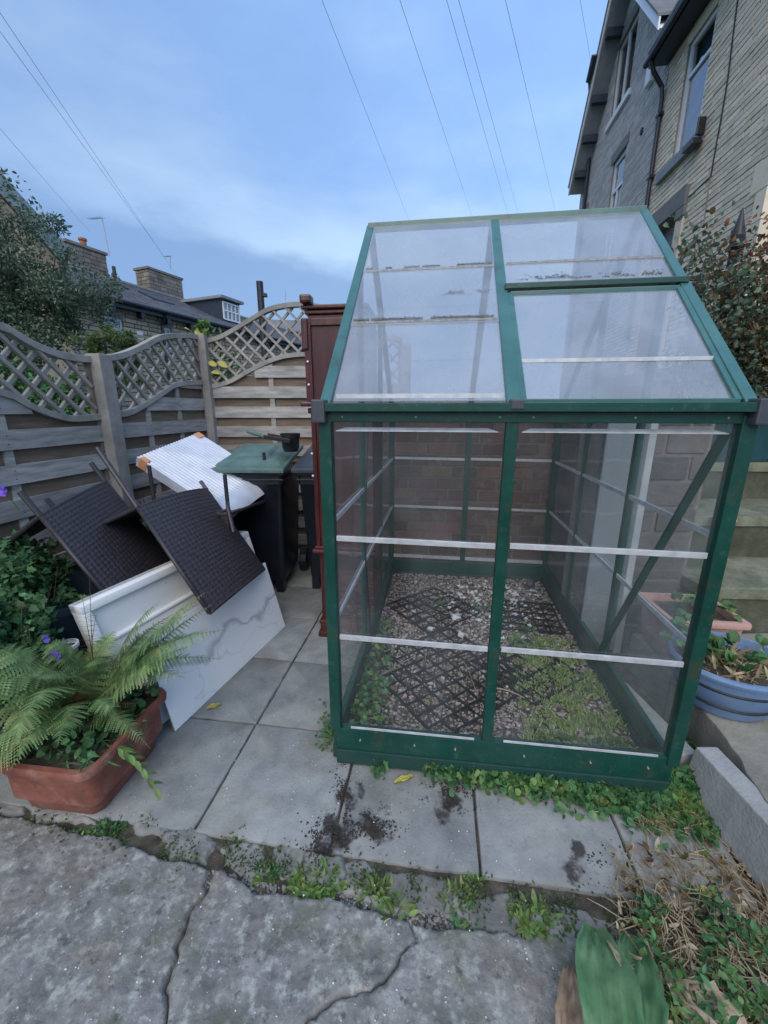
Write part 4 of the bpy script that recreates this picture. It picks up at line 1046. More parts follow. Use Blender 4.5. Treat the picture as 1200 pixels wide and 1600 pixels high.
m = MB().tube([c4[1]+V((0, 0, .08)), c4[1]+V((.02, -.05, .06)), c4[1]+V((.06, -.1, -.08))], .012, 8); m.build('arm', 'wicker', tC)
MB().tube([c4[0]+V((0, 0, .03)), c4[0].lerp(c4[1], .5)+V((0, .03, -.04)), c4[1]+V((0, 0, .03))], .010, 8).build('arm', 'wicker', tC)
# ================================================================== WRAPPED CORRUGATED BOARD
W0 = V((-1.62, 2.61, 1.125)); WU = V((.17, .55, .125)); WV_ = V((.62, -.14, -.37))
wn = WU.cross(WV_).normalized(); wn = wn if wn.z > 0 else -wn
wr = thing('wrapped_board', W0+WU*.5+WV_*.5, 'white ribbed board wrapped in clear film with orange tape resting on the chair legs', 'packaged board')
m = MB(); nu, nv = 88, 40; vs = []
for j in range(nv+1):
    for i in range(nu+1):
        a, b = i/nu, j/nv
        rr = .06; # rounded low end
        p = W0+WU*a+WV_*b
        e = max(0, (b-.86)/.14); 
        am = .0035*(1-max(0, min(1, (b-.80)/.08)))
        hgt = am*sin(2*pi*22*a)-.035*e*e
        vs.append(p+wn*(hgt+.006*noise.noise(p*9)*(1 if b > .8 else .3)))
fs = [(j*(nu+1)+i, j*(nu+1)+i+1, (j+1)*(nu+1)+i+1, (j+1)*(nu+1)+i) for j in range(nv) for i in range(nu)]
m.add(vs, fs); b0 = [v-wn*.070 for v in (W0, W0+WU, W0+WU+WV_*.97, W0+WV_*.97)]
k_ = len(m.v); m.v += [tuple(v) for v in b0]
e1 = list(range(0, nu+1)); e2 = [j*(nu+1)+nu for j in range(nv+1)]; e3 = [nv*(nu+1)+i for i in range(nu, -1, -1)]; e4 = [j*(nu+1) for j in range(nv, -1, -1)]
for e, (x, y) in ((e1, (0, 1)), (e2, (1, 2)), (e3, (2, 3)), (e4, (3, 0))):
    for q0, q1 in zip(e, e[1:]):
        pass
    m.f.append(tuple(e)+(k_+y, k_+x)); m.m.append(0)
m.f.append((k_, k_+1, k_+2, k_+3)); m.m.append(0)
o = m.build('board', 'foam', wr); sm(o, 50)
def tape(a0, a1, b0, b1):
    P = lambda a, b, o=.0055: W0+WU*a+WV_*b+wn*o
    MB().hexa([P(a0, b0), P(a1, b0), P(a1, b1), P(a0, b1), P(a0, b0, .0065), P(a1, b0, .0065), P(a1, b1, .0065), P(a0, b1, .0065)]).build('tape', 'tape', wr)
tape(-.002, .06, .03, .11); tape(.90, 1.002, .0, .08); tape(-.002, .12, .60, .70); tape(.93, 1.002, .52, .60)
for a0, b0, b1 in ((-.003, .03, .11), (-.003, .60, .70)):
    MB().hexa([W0+WU*a0+WV_*b+wn*h_+WU*d_ for b, h_, d_ in ((b0, -.068, -.002), (b1, -.068, -.002), (b1, -.068, .0), (b0, -.068, .0), (b0, .004, -.002), (b1, .004, -.002), (b1, .004, .0), (b0, .004, .0))]).build('tape', 'tape', wr)
# ================================================================== NAVY TUB, JAR LIGHT
nt_ = thing('garden_tub', (-1.60, 1.66, 0), 'dark navy plastic tub between the shrub and the white tray', 'tub')
m = MB().lathe((-1.60, 1.66, 0), [(0, 0), (.26, 0), (.33, .58), (.345, .585), (.345, .615), (.33, .615), (.30, .5), (0, .5)], 40, 1, .75, .2)
sm(m.build('tub_body', 'tub_navy', nt_))
jl = thing('jar_light', (-1.27, 1.37, 0), 'clear glass jar lamp on a dark stake behind the ferns', 'garden lamp')
jp = V((-1.27, 1.40, .41))
sm(MB().lathe(jp, [(.0, 0), (.034, 0), (.036, .09), (.040, .10), (.040, .106), (.032, .106), (.030, .01), (0, .01)], 24).build('jar', 'jar_glass', jl))
sm(MB().lathe(jp, [(.036, .096), (.043, .098), (.043, .112), (.036, .114)], 24).build('rim', 'aluminium', jl))
MB().tube([V((jp.x, jp.y, 0)), jp], .012, 8).build('stake', 'black_plastic', jl)

# ================================================================== TERRACOTTA TROUGH + FERNS
def trough(P, w0, d0, w1, d1, h, rad, mt, name, label, cat, group=None, rimw=.022):
    t = thing(name, P(0, 0, 0), label, cat, group)
    def ring(w_, d_, z, r_):
        out_ = []
        for sx, sy, a0 in ((1, -1, -90), (1, 1, 0), (-1, 1, 90), (-1, -1, 180)):
            for a in (0, 22, 45, 68, 90):
                aa = radians(a0+a); out_.append(P(sx*(w_/2-r_)+r_*cos(aa), sy*(d_/2-r_)+r_*sin(aa), z))
        return out_
    def loft(lv, name, close=False):
        m = MB(); vs = []; n_ = 20
        for q in lv: vs += ring(*q)
        fs = [(i*n_+j, i*n_+(j+1) % n_, (i+1)*n_+(j+1) % n_, (i+1)*n_+j) for i in range(len(lv)-1) for j in range(n_)]
        if close: fs.append(tuple(range(n_))[::-1])
        return sm(m.add(vs, fs).build(name, mt, t), 50)
    loft([(w0, d0, 0, rad*.7), (w0+.01, d0+.01, .01, rad*.7), ((w0+w1)/2, (d0+d1)/2, h*.5, rad*.9), (w1-.02, d1-.02, h-.03, rad)], 'body', True)
    loft([(w1-.02, d1-.02, h-.032, rad), (w1+.012, d1+.012, h-.03, rad), (w1+.016, d1+.016, h-.012, rad), (w1+.008, d1+.008, h, rad), (w1-rimw, d1-rimw, h, rad*.8), (w1-rimw-.01, d1-rimw-.01, h-.02, rad*.8), (w1-.05, d1-.05, h*.3, rad*.6)], 'rim')
    m = MB(); m.add(ring(w1-rimw-.012, d1-rimw-.012, h-.035, rad*.8), [tuple(range(20))]); m.build('soil', 'soil', t)
    return t
tr_rot = -.12; tc_ = V((-1.16, 1.295, 0))
TPf = lambda x, y, z: tc_+V((x*cos(tr_rot)-y*sin(tr_rot), x*sin(tr_rot)+y*cos(tr_rot), z))
tro = trough(TPf, .29, .32, .40, .43, .25, .06, 'terracotta', 'trough', 'large terracotta plastic trough full of ferns in the left foreground', 'planter', rimw=.03)
def frond(parent, base, tip, sag, W_, n=26, mt='leaf_fern', seed=0, up=V((0, 0, 1)), skel=False):
    R = random.Random(seed); base = V(base); tip = V(tip); m = MB(); K = n
    pts = [base.lerp(tip, t)+V((0, 0, sag*4*t*(1-t)*(1-.3*t))) for t in [i/K for i in range(K+1)]]
    m.tube(pts[::2]+([pts[-1]] if K % 2 else []), [.0028*(1-.8*i/(len(pts[::2])-1+(K % 2))) for i in range(len(pts[::2])+(K % 2))], 5)
    side0 = (tip-base).cross(up).normalized()
    for i in range(2, K):
        t = i/K; d = (pts[min(i+1, K)]-pts[i-1]).normalized(); s_ = side0
        prof = (sin(pi*min(1, (t*.94+.06))**.75))**.8*W_*R.uniform(.82, 1.1)
        for sg in (-1, 1):
            dr = (s_*sg+d*.42+V((0, 0, R.uniform(-.28, .05)))).normalized(); nrm = dr.cross(d)*sg
            Lf = prof; wl = Lf*(.30 if not skel else .05)
            if Lf < .006: continue
            # toothed pinna
            x = dr.cross(nrm).normalized(); T = 8; mid = [pts[i]+dr*Lf*q/T-V((0, 0, 1))*(Lf*.22*(q/T)**2) for q in range(T+1)]
            vs = list(mid); fs = []
            for q in range(T):
                wq = wl*(1-.85*q/T)*.5
                k_ = len(vs); c = mid[q].lerp(mid[q+1], .62)
                vs += [c+x*wq*1.25, c-x*wq*1.25]
                fs += [(q, k_, q+1), (q, q+1, k_+1)]
            m.add(vs, fs)
    return m.build('frond', mt, parent)
fern = thing('fern', TPf(0, 0, .22), 'big green ferns spilling out of the terracotta trough', 'fern')
fb = TPf(.0, .02, .22)
def fpt(px, py, Y): return gy(px, py, Y)
fr_specs = [((300, 960), 1.38, .13, .09), ((250, 940), 1.5, .10, .08), ((180, 985), 1.5, .10, .085), ((-80, 1060), 1.2, .16, .10), ((-20, 1020), 1.25, .17, .10), ((70, 1010), 1.32, .14, .09), ((-110, 1120), 1.05, .2, .10), ((40, 1120), 1.02, .15, .085), ((90, 1165), 1.04, .12, .07), ((290, 1060), 1.3, .12, .07), ((-50, 1210), 1.04, .16, .09), ((330, 945), 1.55, .08, .075), ((15, 1205), 1.02, .14, .07), ((322, 925), 1.50, .10, .085), ((352, 985), 1.42, .14, .10), ((300, 1010), 1.36, .10, .09), ((270, 960), 1.62, .10, .08), ((345, 1030), 1.45, .16, .07), ((-60, 1010), 1.30, .14, .10), ((-40, 1090), 1.15, .16, .10), ((30, 985), 1.5, .12, .09),
            ((-90, 1180), 1.1, .16, .10), ((60, 1060), 1.15, .12, .09), ((-30, 1245), 1.02, .20, .09), ((185, 1120), 1.18, .12, .06), ((220, 1050), 1.55, .10, .08), ((110, 1120), 1.12, .10, .08), ((-60, 950), 1.6, .1, .09), ((250, 1010), 1.45, .12, .08), ((20, 1160), 1.05, .16, .08), ((235, 1170), 1.20, .12, .05), ((150, 1040), 1.3, .14, .07), ((5, 1050), 1.25, .16, .10)]
for i, ((px, py), Y, sag, W_) in enumerate(fr_specs):
    bb = fb+V((rnd.uniform(-.05, .05), rnd.uniform(-.08, .08), 0))
    frond(fern, bb, fpt(px, py, Y), sag, W_*1.05, 38, 'leaf_fern', i)
for i, ((px, py), Y, sag, W_) in enumerate([((140, 905), 1.42, .02, .05), ((150, 960), 1.40, .03, .05), ((128, 930), 1.38, .02, .055), ((20, 1150), 1.15, .1, .04), ((215, 1100), 1.3, .06, .05), ((120, 1080), 1.25, .05, .05)]):
    frond(fern, fb+V((rnd.uniform(-.06, .04), rnd.uniform(-.05, .05), 0)), fpt(px, py, Y), sag, W_, 26, 'leaf_brown', 50+i, skel=i < 3)
m = MB(); R = random.Random(12)
for _ in range(420):
    p = TPf(R.uniform(-.165, .165), R.uniform(-.18, .18), .22+R.uniform(0, .07)); leaf(m, p, rdir(R, .5), rdir(R, 1.2), R.uniform(.02, .05), R.uniform(.015, .03), R.choice(['oval', 'ivy', 'round']))
for _ in range(60):
    p = TPf(R.uniform(.05, .2), R.uniform(-.17, .1), .235); leaf(m, p, rdir(R, .3)+V((.4, -.5, 0)), rdir(R, 1), R.uniform(.05, .11), .008, 'blade')
tag(m.build('trough_plants', 'leaf_shrub', kind='stuff'), 'small green leafy weeds filling the terracotta trough below the ferns', 'weeds')
lf = MB()
for i in range(14):
    t = i/13; p = TPf(.21, -.10, .25).lerp(TPf(.36, -.13, .12), t)+V((0, 0, .04*sin(pi*t))); leaf(lf, p, V((.8, (-1)**i*.6, -.4)), V((0, 0, 1)), .045, .018)
tag(lf.build('drooping_stem', 'leaf_grass'), 'yellow green stem drooping over the right rim of the terracotta trough', 'plant')
# ================================================================== LEFT SHRUBS, FLOWERS
def shrub(c, rad, n, L_, W_, shape, mt, name, label, cat, seed, stems=7, group=None):
    R = random.Random(seed); t = thing(name, (c[0], c[1], max(0, c[2]-rad[2])), label, cat, group)
    m = MB()
    for _ in range(stems):
        d = rdir(R, .5); b = V((c[0]+R.uniform(-.1, .1)*rad[0], c[1]+R.uniform(-.1, .1)*rad[1], min(.0, c[2]-rad[2]) if c[2] < 2 else c[2]-rad[2]))
        e = V(c)+V((d.x*rad[0], d.y*rad[1], abs(d.z)*rad[2]))*.8; m.tube(curve_pts(b, e, .0, 6, V((R.uniform(-.1, .1), R.uniform(-.1, .1), 0))*rad[0]), [.008*max(rad)*(1.6-q*.2) for q in range(7)], 5)
    m.build('stems', 'twig', t)
    m = MB(); k_ = max(5, int(n/350))
    for _ in range(k_):
        d = rdir(R); q = R.uniform(.35, .85); cc = V(c)+V((d.x*rad[0], d.y*rad[1], d.z*rad[2]))*q; s_ = R.uniform(.28, .5)
        clump(m, cc, (rad[0]*s_, rad[1]*s_, rad[2]*s_), int(n/k_), L_, W_, shape, R)
    m.build('foliage', mt, t)
    return t
shrub((-1.78, 1.74, .56), (.32, .32, .42), 5200, .036, .026, 'ivy', 'leaf_shrub', 'shrub', 'leafy green garden shrub at the left edge below the fence', 'shrub', 21)
shrub((-1.44, 1.31, .56), (.15, .13, .36), 3600, .030, .021, 'ivy', 'leaf_shrub', 'shrub', 'dense low green plant behind the ferns at the left edge', 'shrub', 22)
shrub((-1.72, 2.40, .62), (.10, .12, .22), 420, .045, .02, 'oval', 'leaf_shrub', 'shrub', 'thin green sapling beside the nearer fence post behind the chairs', 'shrub', 23)
def flower(p, label, r=.022):
    t = thing('purple_flower', p, label, 'flower', 'purple flowers on the left'); m = MB(); p = V(p)
    for i in range(6): leaf(m, p, V((cos(i*1.05), -.6, sin(i*1.05))), V((0, -1, .3)), r, r*.9, 'round')
    m.build('petals', 'petal', t); MB().tube([p+V((0, .05, -.09)), p], .002, 5).build('stem', 'leaf_grass', t)
flower(gy(4, 766, 1.50), 'purple flower at the top of the shrub at the left edge', .026)
flower(gy(88, 1023, 1.30), 'purple flower left of the jar lamp, the larger one')
flower(gy(73, 997, 1.34), 'purple flower above the larger one beside the jar lamp', .018)

# ================================================================== RIGHT: PLATFORM, BLOCKS, STEPS
plat = thing('stone_platform', (1.7, 1.7, 0), 'raised stone ledge carrying the blue tub at the right', 'stone ledge')
edge = [gz(1085, 1090, .2), gz(1130, 1150, .2), gz(1200, 1252, .2)]
polyA = [(edge[0].x, edge[0].y), (edge[1].x, edge[1].y), (edge[2].x, edge[2].y), (1.26, .86), (1.9, .8), (2.0, 1.4), (1.9, 1.62), (1.36, 1.62)]
sm(outline_top(polyA, .20, .22, .015, .008, .05, .006, 71).build('stone_slab', 'platform', plat), 30)
polyB = [(1.37, 1.64), (2.0, 1.64), (2.3, 2.02), (1.42, 2.02)]
sm(outline_top(polyB, .195, .22, .015, .006, .05, .004, 72).build('stone_slab', 'platform', plat), 30)
polyC = [(1.98, .8), (3.0, .8), (3.0, 2.0), (2.32, 2.0), (2.02, 1.6), (2.02, 1.4)]
sm(outline_top(polyC, .19, .22, .015, .006, .05, .004, 73).build('stone_slab', 'platform', plat), 30)
def blockh(pb, pt_, name, label):
    tag(MB().hexa([V(p) for p in pb+pt_]).build(name, 'concrete_block', bevel=.005, loc=pb[0]), label, 'concrete block', 'grey concrete blocks beside the greenhouse')
blockh([(1.12, 1.70, 0), (1.15, 1.26, 0), (1.235, 1.265, 0), (1.20, 1.70, 0)], [(1.115, 1.70, .125), (1.145, 1.26, .125), (1.23, 1.265, .125), (1.195, 1.70, .125)], 'concrete_block', 'grey concrete block standing against the front right greenhouse corner')
b_ = [gz(1108, 1228, 0), gz(1200, 1395, 0)]
blockh([(1.155, 1.235, 0), (1.155, .80, 0), (1.25, .80, 0), (1.245, 1.235, 0)], [(1.185, 1.235, .19), (1.185, .80, .19), (1.265, .80, .19), (1.265, 1.235, .19)], 'concrete_block', 'pale concrete block tilted against the ledge at the right edge')
st = thing('stone_steps', (2.3, 2.6, 0), 'mossy stone steps climbing behind the blue tub', 'steps')
for (Y0, Y1, z1) in ((2.02, 2.50, .472), (2.50, 3.02, .755), (3.02, 3.7, 1.035)):
    outl = [(1.78, Y0), (3.3, Y0-.05), (3.3, Y1+.06), (1.78, Y1+.06)]
    sm(outline_top(outl, z1, .065, .014, .006, .08, .006, int(Y0*10)).build('tread', 'step_stone', st), 30)
    m = MB().hexa([V((1.79, Y0+.015, 0)), V((3.3, Y0-.035, 0)), V((3.3, Y1+.02, 0)), V((1.79, Y1+.02, 0)), V((1.79, Y0+.012, z1-.06)), V((3.3, Y0-.038, z1-.06)), V((3.3, Y1+.02, z1-.06)), V((1.79, Y1+.02, z1-.06))])
    m.build('riser', 'mossy_riser', st)
# low pot saucer ring and hoop on step
tag(sm(MB().lathe(gy(1133, 812, 2.42), [(.028, -.02), (.045, .008), (.058, .012), (.060, .0), (.036, -.03), (0, -.03)], 24).build('dish', 'terracotta_pale')), 'small pale dish on the middle mossy step beside the greenhouse', 'dish')
hp_ = gy(1112, 905, 1.85); m = MB(); m.tube([hp_+V((.05*cos(a), .02*cos(a), .05*sin(a))) for a in [2*pi*i/20 for i in range(21)]], .004, 6)
tag(m.build('hoop', 'iron'), 'thin black hoop in front of the lowest mossy step', 'hoop')
# retaining stone wall seen through the right gable, pale plastic sheet with white post
rw = thing('stone_wall', (1.5, 2.3, 0), 'dark stone retaining wall seen through the right side of the greenhouse', 'stone wall')
course_wall(rw, V((1.22, 2.22, 0)), V((1, -.02, 0)), .58, .0, 1.40, .36, .15, .02, 'dark_stone', 'mortar_dark', thick=.3, seed=9, proud=.012, nd=V((-.02, -1, 0)))
course_wall(rw, V((1.36, 3.55, 0)), V((-.04, -1, 0)), 1.3, .0, 1.40, .36, .15, .02, 'dark_stone', 'mortar_dark', thick=.3, seed=10, proud=.012, nd=V((-1, .04, 0)))
tag(MB().box((1.185, 2.14, .0), (1.385, 2.152, 1.44)).build('plastic_sheet', 'sheet_poly', loc=(1.28, 2.14, 0)), 'cloudy pale plastic sheet standing between greenhouse and stone wall', 'plastic sheet')
tag(MB().box((1.388, 2.11, .0), (1.428, 2.15, 1.44)).build('white_post', 'pale_post', bevel=.004, loc=(1.42, 2.13, 0)), 'white square post at the edge of the cloudy plastic sheet', 'post')
# terracotta trough on the ledge
tp2 = lambda x, y, z: V((1.56, 1.835, .20))+V((x*cos(-.1)-y*sin(-.1), x*sin(-.1)+y*cos(-.1), z))
trough(tp2, .27, .22, .35, .30, .255, .012, 'terracotta_pale', 'planter_box', 'square pale terracotta planter behind the greenhouse corner and blue tub', 'planter', rimw=.035)
# blue tub
tb = thing('blue_tub', (1.52, 1.32, .2), 'round blue tub with two black bands on the stone ledge', 'planter')
bc = V((1.475, 1.475, .205)); prof = [(0, 0), (.135, 0), (.150, .02), (.166, .075), (.171, .08), (.186, .15), (.196, .185), (.205, .187), (.209, .20), (.205, .212), (.193, .212), (.186, .19), (.175, .15)]
sm(MB().lathe(bc, prof, 48, 1.12, 1).build('tub_body', 'tub_blue', tb), 35)
for z, r in ((.060, .1645), (.140, .186)): sm(MB().lathe(bc, [(r-.006, z-.006), (r, z-.006), (r+.003, z), (r, z+.006), (r-.006, z+.006)], 48, 1.12, 1).build('band', 'rubber_band', tb))
MB().lathe(bc, [(0, .172), (.1, .176), (.182, .165)], 40, 1.12, 1).build('soil', 'soil', tb)
sb = thing('strawberry_plant', bc+V((0, 0, .17)), 'strawberry plant with round green leaves growing in the blue tub', 'plant'); R = random.Random(31)
for i in range(34):
    a = R.uniform(0, 6.28); r = R.uniform(.02, .16); b = bc+V((r*.5*cos(a), r*.5*sin(a), .17)); tpx = bc+V((r*1.15*cos(a), r*cos(0)*sin(a), .21+R.uniform(0, .06)))
    if i < 16: tpx = bc+V((-.16+R.uniform(-.05, .1), .06+R.uniform(-.1, .12), .22+R.uniform(0, .10)))
    m = MB(); m.tube([b, b.lerp(tpx, .5)+V((0, 0, .02)), tpx], .0016, 5)
    d = (tpx-b); d.z = .1
    for k_ in (-.9, 0, .9):
        dd = Matrix.Rotation(k_, 3, 'Z') @ d; leaf(m, tpx, dd, V((R.uniform(-.3, .3), -.3, 1)), R.uniform(.035, .05), R.uniform(.032, .042), 'round', .1)
    m.build('leaf', 'leaf_ivy' if i % 3 else 'leaf_shrub', sb)
m = MB()
for _ in range(260):
    a = R.uniform(0, 6.28); r = R.uniform(0, .17); p = bc+V((r*1.1*cos(a), r*sin(a), .185+R.uniform(0, .02))); leaf(m, p, rdir(R, .1), rdir(R, 1), R.uniform(.03, .08), R.uniform(.004, .014), R.choice(['blade', 'oval']))
tag(m.build('dry_leaves', 'straw', kind='stuff'), 'dry brown leaves and stalks lying in the blue tub', 'dead leaves')
m = MB()
for _ in range(46):
    p = tp2(R.uniform(-.13, .15), R.uniform(-.12, .05), .24+R.uniform(0, .08)); leaf(m, p, rdir(R, .7), rdir(R, .7), R.uniform(.04, .06), R.uniform(.03, .045), 'ivy')
tag(m.build('young_ivy', 'leaf_ivy'), 'bright green leaves sprouting from the square terracotta planter', 'plant')
# teal boards, iron railing, vine
tl = thing('teal_panel', (2.5, 3.3, 1.04), 'dark teal board fence at the top of the mossy steps', 'fence')
for i in range(9):
    x = 1.95+i*.20; MB().box((x, 3.02, 1.055), (x+.196, 3.045, 1.425)).build('board', 'teal_board', tl, bevel=.003)
rl = thing('iron_railing', (2.5, 3.1, 1.04), 'black iron railing with tall pointed posts above the mossy steps', 'railing')
Yr = 3.10
def vert(px, py, Y=Yr): p = gy(px, py, Y); return p
for px, py, r_ in ((1160, 330, .030), (1098, 420, .022), (1190, 560, .010)):
    p = vert(px, py); b = V((p.x, p.y, 1.04)); MB().tube([b, p-V((0, 0, .22))], r_, 10).build('post', 'iron', rl)
    if r_ > .02:
        MB().lathe(p-V((0, 0, .24)), [(r_*1.1, 0), (r_*1.7, .02), (r_*1.2, .05), (r_*1.5, .09), (r_*.9, .16), (.004, .26)], 14).build('finial', 'iron', rl)
m = MB(); a, b = vert(1050, 470), vert(1230, 440); m.bar(V((2.0, Yr, 1.62)), V((3.6, Yr, 1.62)), .012, .03); m.bar(V((2.0, Yr, 2.30)), V((3.6, Yr, 2.42)), .012, .03); m.build('rail', 'iron', rl)
for i in range(9):
    x = 2.15+i*.14; MB().tube([V((x, Yr, 1.04)), V((x, Yr, 1.95))], .008, 8).build('bar', 'iron', rl)
tag(MB().tube([gy(1058, 425, 3.4), gy(1064, 405, 3.4), gy(1075, 388, 3.4), gy(1088, 374, 3.4)], .016, 8).build('curved_handrail', 'iron'), 'curved black handrail end above the greenhouse roof corner', 'handrail')
tag(MB().tube([gy(1068, 428, 3.4), gy(1072, 418, 3.4), gy(1082, 411, 3.4)], .014, 8).build('hook', 'iron'), 'short black iron hook below the curved handrail end', 'hook')
wm = thing('wire_mesh', (2.6, 2.95, 1.04), 'pale wire mesh and strained wires tied in front of the railing', 'wire mesh')
for k_, (ya_, yb_) in enumerate(((425, 388), (446, 420), (503, 478), (526, 500), (545, 524), (568, 546), (588, 570), (610, 604))):
    pts = [vert(1120+i*16, ya_+(yb_-ya_)*i/6+3*sin(i*1.7+k_), 2.95) for i in range(7)]; MB().tube(pts, .0028, 5).build('wire', 'pale_wire', wm)
m = MB()
for i in range(26): x = 2.35+i*.045; m.tube([V((x, 2.96, 1.42)), V((x, 2.96, 1.95))], .0012, 4)
for i in range(12): z = 1.43+i*.045; m.tube([V((2.35, 2.963, z)), V((3.5, 2.963, z))], .0012, 4)
m.build('mesh', 'pale_wire', wm, kind='stuff')
vine = thing('climbing_vine', (2.7, 3.0, 1.04), 'climbing vine with red and green leaves over the iron railing', 'vine'); R = random.Random(41)
m = MB(); tips = []
for _ in range(44):
    px0, py0 = R.uniform(1090, 1210), R.uniform(600, 650); px1, py1 = R.uniform(1062, 1215), R.uniform(370, 590)
    a, b = vert(px0, py0, 3.05), vert(px1, py1, R.uniform(2.8, 3.2)); pts = curve_pts(a, b, 0, 9, V((R.uniform(-.2, .2), R.uniform(-.1, .1), 0))); m.tube(pts, [.008*(1-q*.08) for q in range(10)], 5); tips += pts[3:]
m.build('stems', 'twig', vine)
mr, mg, ms_ = MB(), MB(), MB()
for _ in range(8000):
    p = R.choice(tips)+V((R.gauss(0, .10), R.gauss(0, .08), R.gauss(0, .09))); f = p.x+R.gauss(0, .15)+(p.z-1.9)*.55
    q = mr if f > 2.78 else mg
    if R.random() < .3: q = ms_
    leaf(q, p, rdir(R, -.3), rdir(R, .4), R.uniform(.022, .045), R.uniform(.014, .034), R.choice(['ivy', 'round', 'oval']))
mr.build('red_leaves', 'leaf_red', vine); mg.build('green_leaves', 'leaf_tree', vine); ms_.build('pale_leaves', 'leaf_brown', vine)

# ================================================================== RIGHT HOUSES
hP = V((4.4, 0, 0)); hd = V((.138, 1, 0)).normalized(); hn = V((-hd.y, hd.x, 0))  # outward, to the yard
def HP(s, z, o=0): return hP+hd*s+V((0, 0, z))+hn*o
def hs(px, py, o=0):
    P = hit(px, py, hP+hn*o, hn); return ((P-hP).dot(hd), P.z)
hA = thing('brick_house', HP(8, 0), 'pale tan brick house at the right edge with black gutter and tall white window', 'house')
win = (8.62, 9.45, 6.12, 8.0); door = (8.62, 9.75, 1.5, 5.05)
s0A, s1A = 6.47, 10.16
course_wall(hA, HP(s0A, 0), hd, s1A-s0A, 2.2, 8.22, .30, .088, .012, 'tan_brick', 'mortar_tan', thick=.3, seed=14, proud=.012, nd=hn,
            holes=[(win[0]-s0A, win[1]-s0A, win[2], win[3]), (door[0]-s0A, door[1]-s0A, 2.2, door[3])])
MB().box((s0A, -6, 0), (s1A, -.31, 8.2), fr=lambda s, o, z: HP(s, z, o)).build('house_core', 'mortar_tan', hA)
MB().box((s0A-.0, -6, 0), (s1A, 0, 2.2), fr=lambda s, o, z: HP(s, z, o)).build('lower_wall', 'mortar_tan', hA)
HF = lambda s, o, z: HP(s, z, o)
m = MB()
for i in range(15):   # quoins
    z = 2.4+i*.40; l_ = .34 if i % 2 else .20; MB().box((s0A-.01, -.2, z), (s0A+l_, .022, z+.385), fr=HF).build('quoin', 'tan_brick', hA, bevel=.008)
def window(parent, s0, s1, z0, z1, top=.33, fw=.09, rec=-.035, curtain=True, split=None):
    w_ = MB()
    for a in ((s0, s0+fw, z0, z1), (s1-fw, s1, z0, z1), (s0+fw, s1-fw, z0, z0+fw), (s0+fw, s1-fw, z1-fw, z1), (s0+fw, s1-fw, z1-(z1-z0)*top-.03, z1-(z1-z0)*top+.03)):
        w_.box((a[0], rec-.06, a[2]), (a[1], rec, a[3]), fr=HF)
    if split: w_.box((split-.03, rec-.05, z0+fw), (split+.03, rec-.003, z1-(z1-z0)*top-.03), fr=HF)
    o = w_.build('window', 'white_frame', parent)
    MB().box((s0+fw*.5, rec-.045, z0+fw*.5), (s1-fw*.5, rec-.035, z1-fw*.5), fr=HF).build('pane', 'window_glass', o)
    MB().box((s0, rec-.20, z0), (s1, rec-.16, z1), fr=HF).build('curtain', 'curtain' if curtain else 'dark_inside', o)  # without a curtain, a dark sheet stands in for the unlit room
    return o
window(hA, *win, top=.30)
MB().box((8.36, -.15, 5.93), (9.82, .10, 6.115), fr=HF).build('window_sill', 'sill_grey', hA, bevel=.01)
MB().box((8.60, -.12, 8.005), (9.5, .018, 8.16), fr=HF).build('lintel', 'tan_brick', hA, bevel=.01)
MB().box((8.55, -.15, 5.06), (9.95, .07, 5.38), fr=HF).build('door_lintel', 'lintel_grey', hA, bevel=.01)
MB().box((8.55, -.10, 2.2), (8.80, .05, 4.88), fr=HF).build('door_jamb', 'tan_brick', hA, bevel=.01)
MB().box((8.53, -.10, 4.885), (8.82, .07, 5.05), fr=HF).build('door_jamb', 'lintel_grey', hA, bevel=.01)
MB().box((8.80, -.28, 2.2), (9.75, -.2, 5.05), fr=HF).build('door', 'sill_grey', hA)
# eaves, gutter, roof
MB().box((s0A-.2, -.02, 8.225), (s1A+.1, .34, 8.26), fr=HF).build('soffit', 'gutter_dark', hA)
MB().box((s0A-.2, .34, 8.19), (s1A+.1, .365, 8.36), fr=HF).build('fascia', 'gutter_dark', hA)
MB().tube([HP(s0A-.2, 8.26, .42), HP(s1A+.1, 8.26, .42)], .062, 12).build('gutter', 'black_pipe', hA)
m = MB().hexa([HP(s0A-.3, 8.36, .45), HP(s1A, 8.36, .45), HP(s1A, 11.3, -4), HP(s0A-.3, 11.3, -4), HP(s0A-.3, 8.42, .45), HP(s1A, 8.42, .45), HP(s1A, 11.36, -4), HP(s0A-.3, 11.36, -4)]); m.build('roof', 'slate', hA)
pip = [HP(10.08, 8.22, .40), HP(10.10, 8.05, .32), HP(10.14, 7.8, .10), HP(10.14, 7.6, .07), HP(10.14, 3.0, .07)]
MB().tube(pip, .042, 10).build('downpipe', 'black_pipe', hA)
m = MB()
for z in (7.3, 6.2, 5.3): m.box((10.07, .0, z), (10.21, .12, z+.05), fr=HF)
m.build('pipe_clip', 'black_pipe', hA)
# cables on the wall and the flood light
cab_pts = [(1155, 0), (1147, 60), (1140, 120), (1130, 180), (1119, 240), (1113, 275)]
MB().tube([HP(*hs(*q), .022) for q in cab_pts], .012, 6).build('cable', 'black_pipe', hA)
MB().tube([HP(*hs(*q), .022) for q in ((1113, 275), (1095, 292), (1078, 308))], .010, 6).build('cable', 'black_pipe', hA)
MB().tube([HP(*hs(*q), .022) for q in ((1112, 277), (1107, 310), (1102, 350))], .009, 6).build('cable', 'mortar_tan', hA)
lt = MB().box((8.32, .03, 6.0), (8.36, .16, 6.26), fr=HF).box((8.30, .06, 5.86), (8.60, .22, 5.96), fr=HF)
lt.build('flood_light', 'black_plastic', hA, bevel=.015)
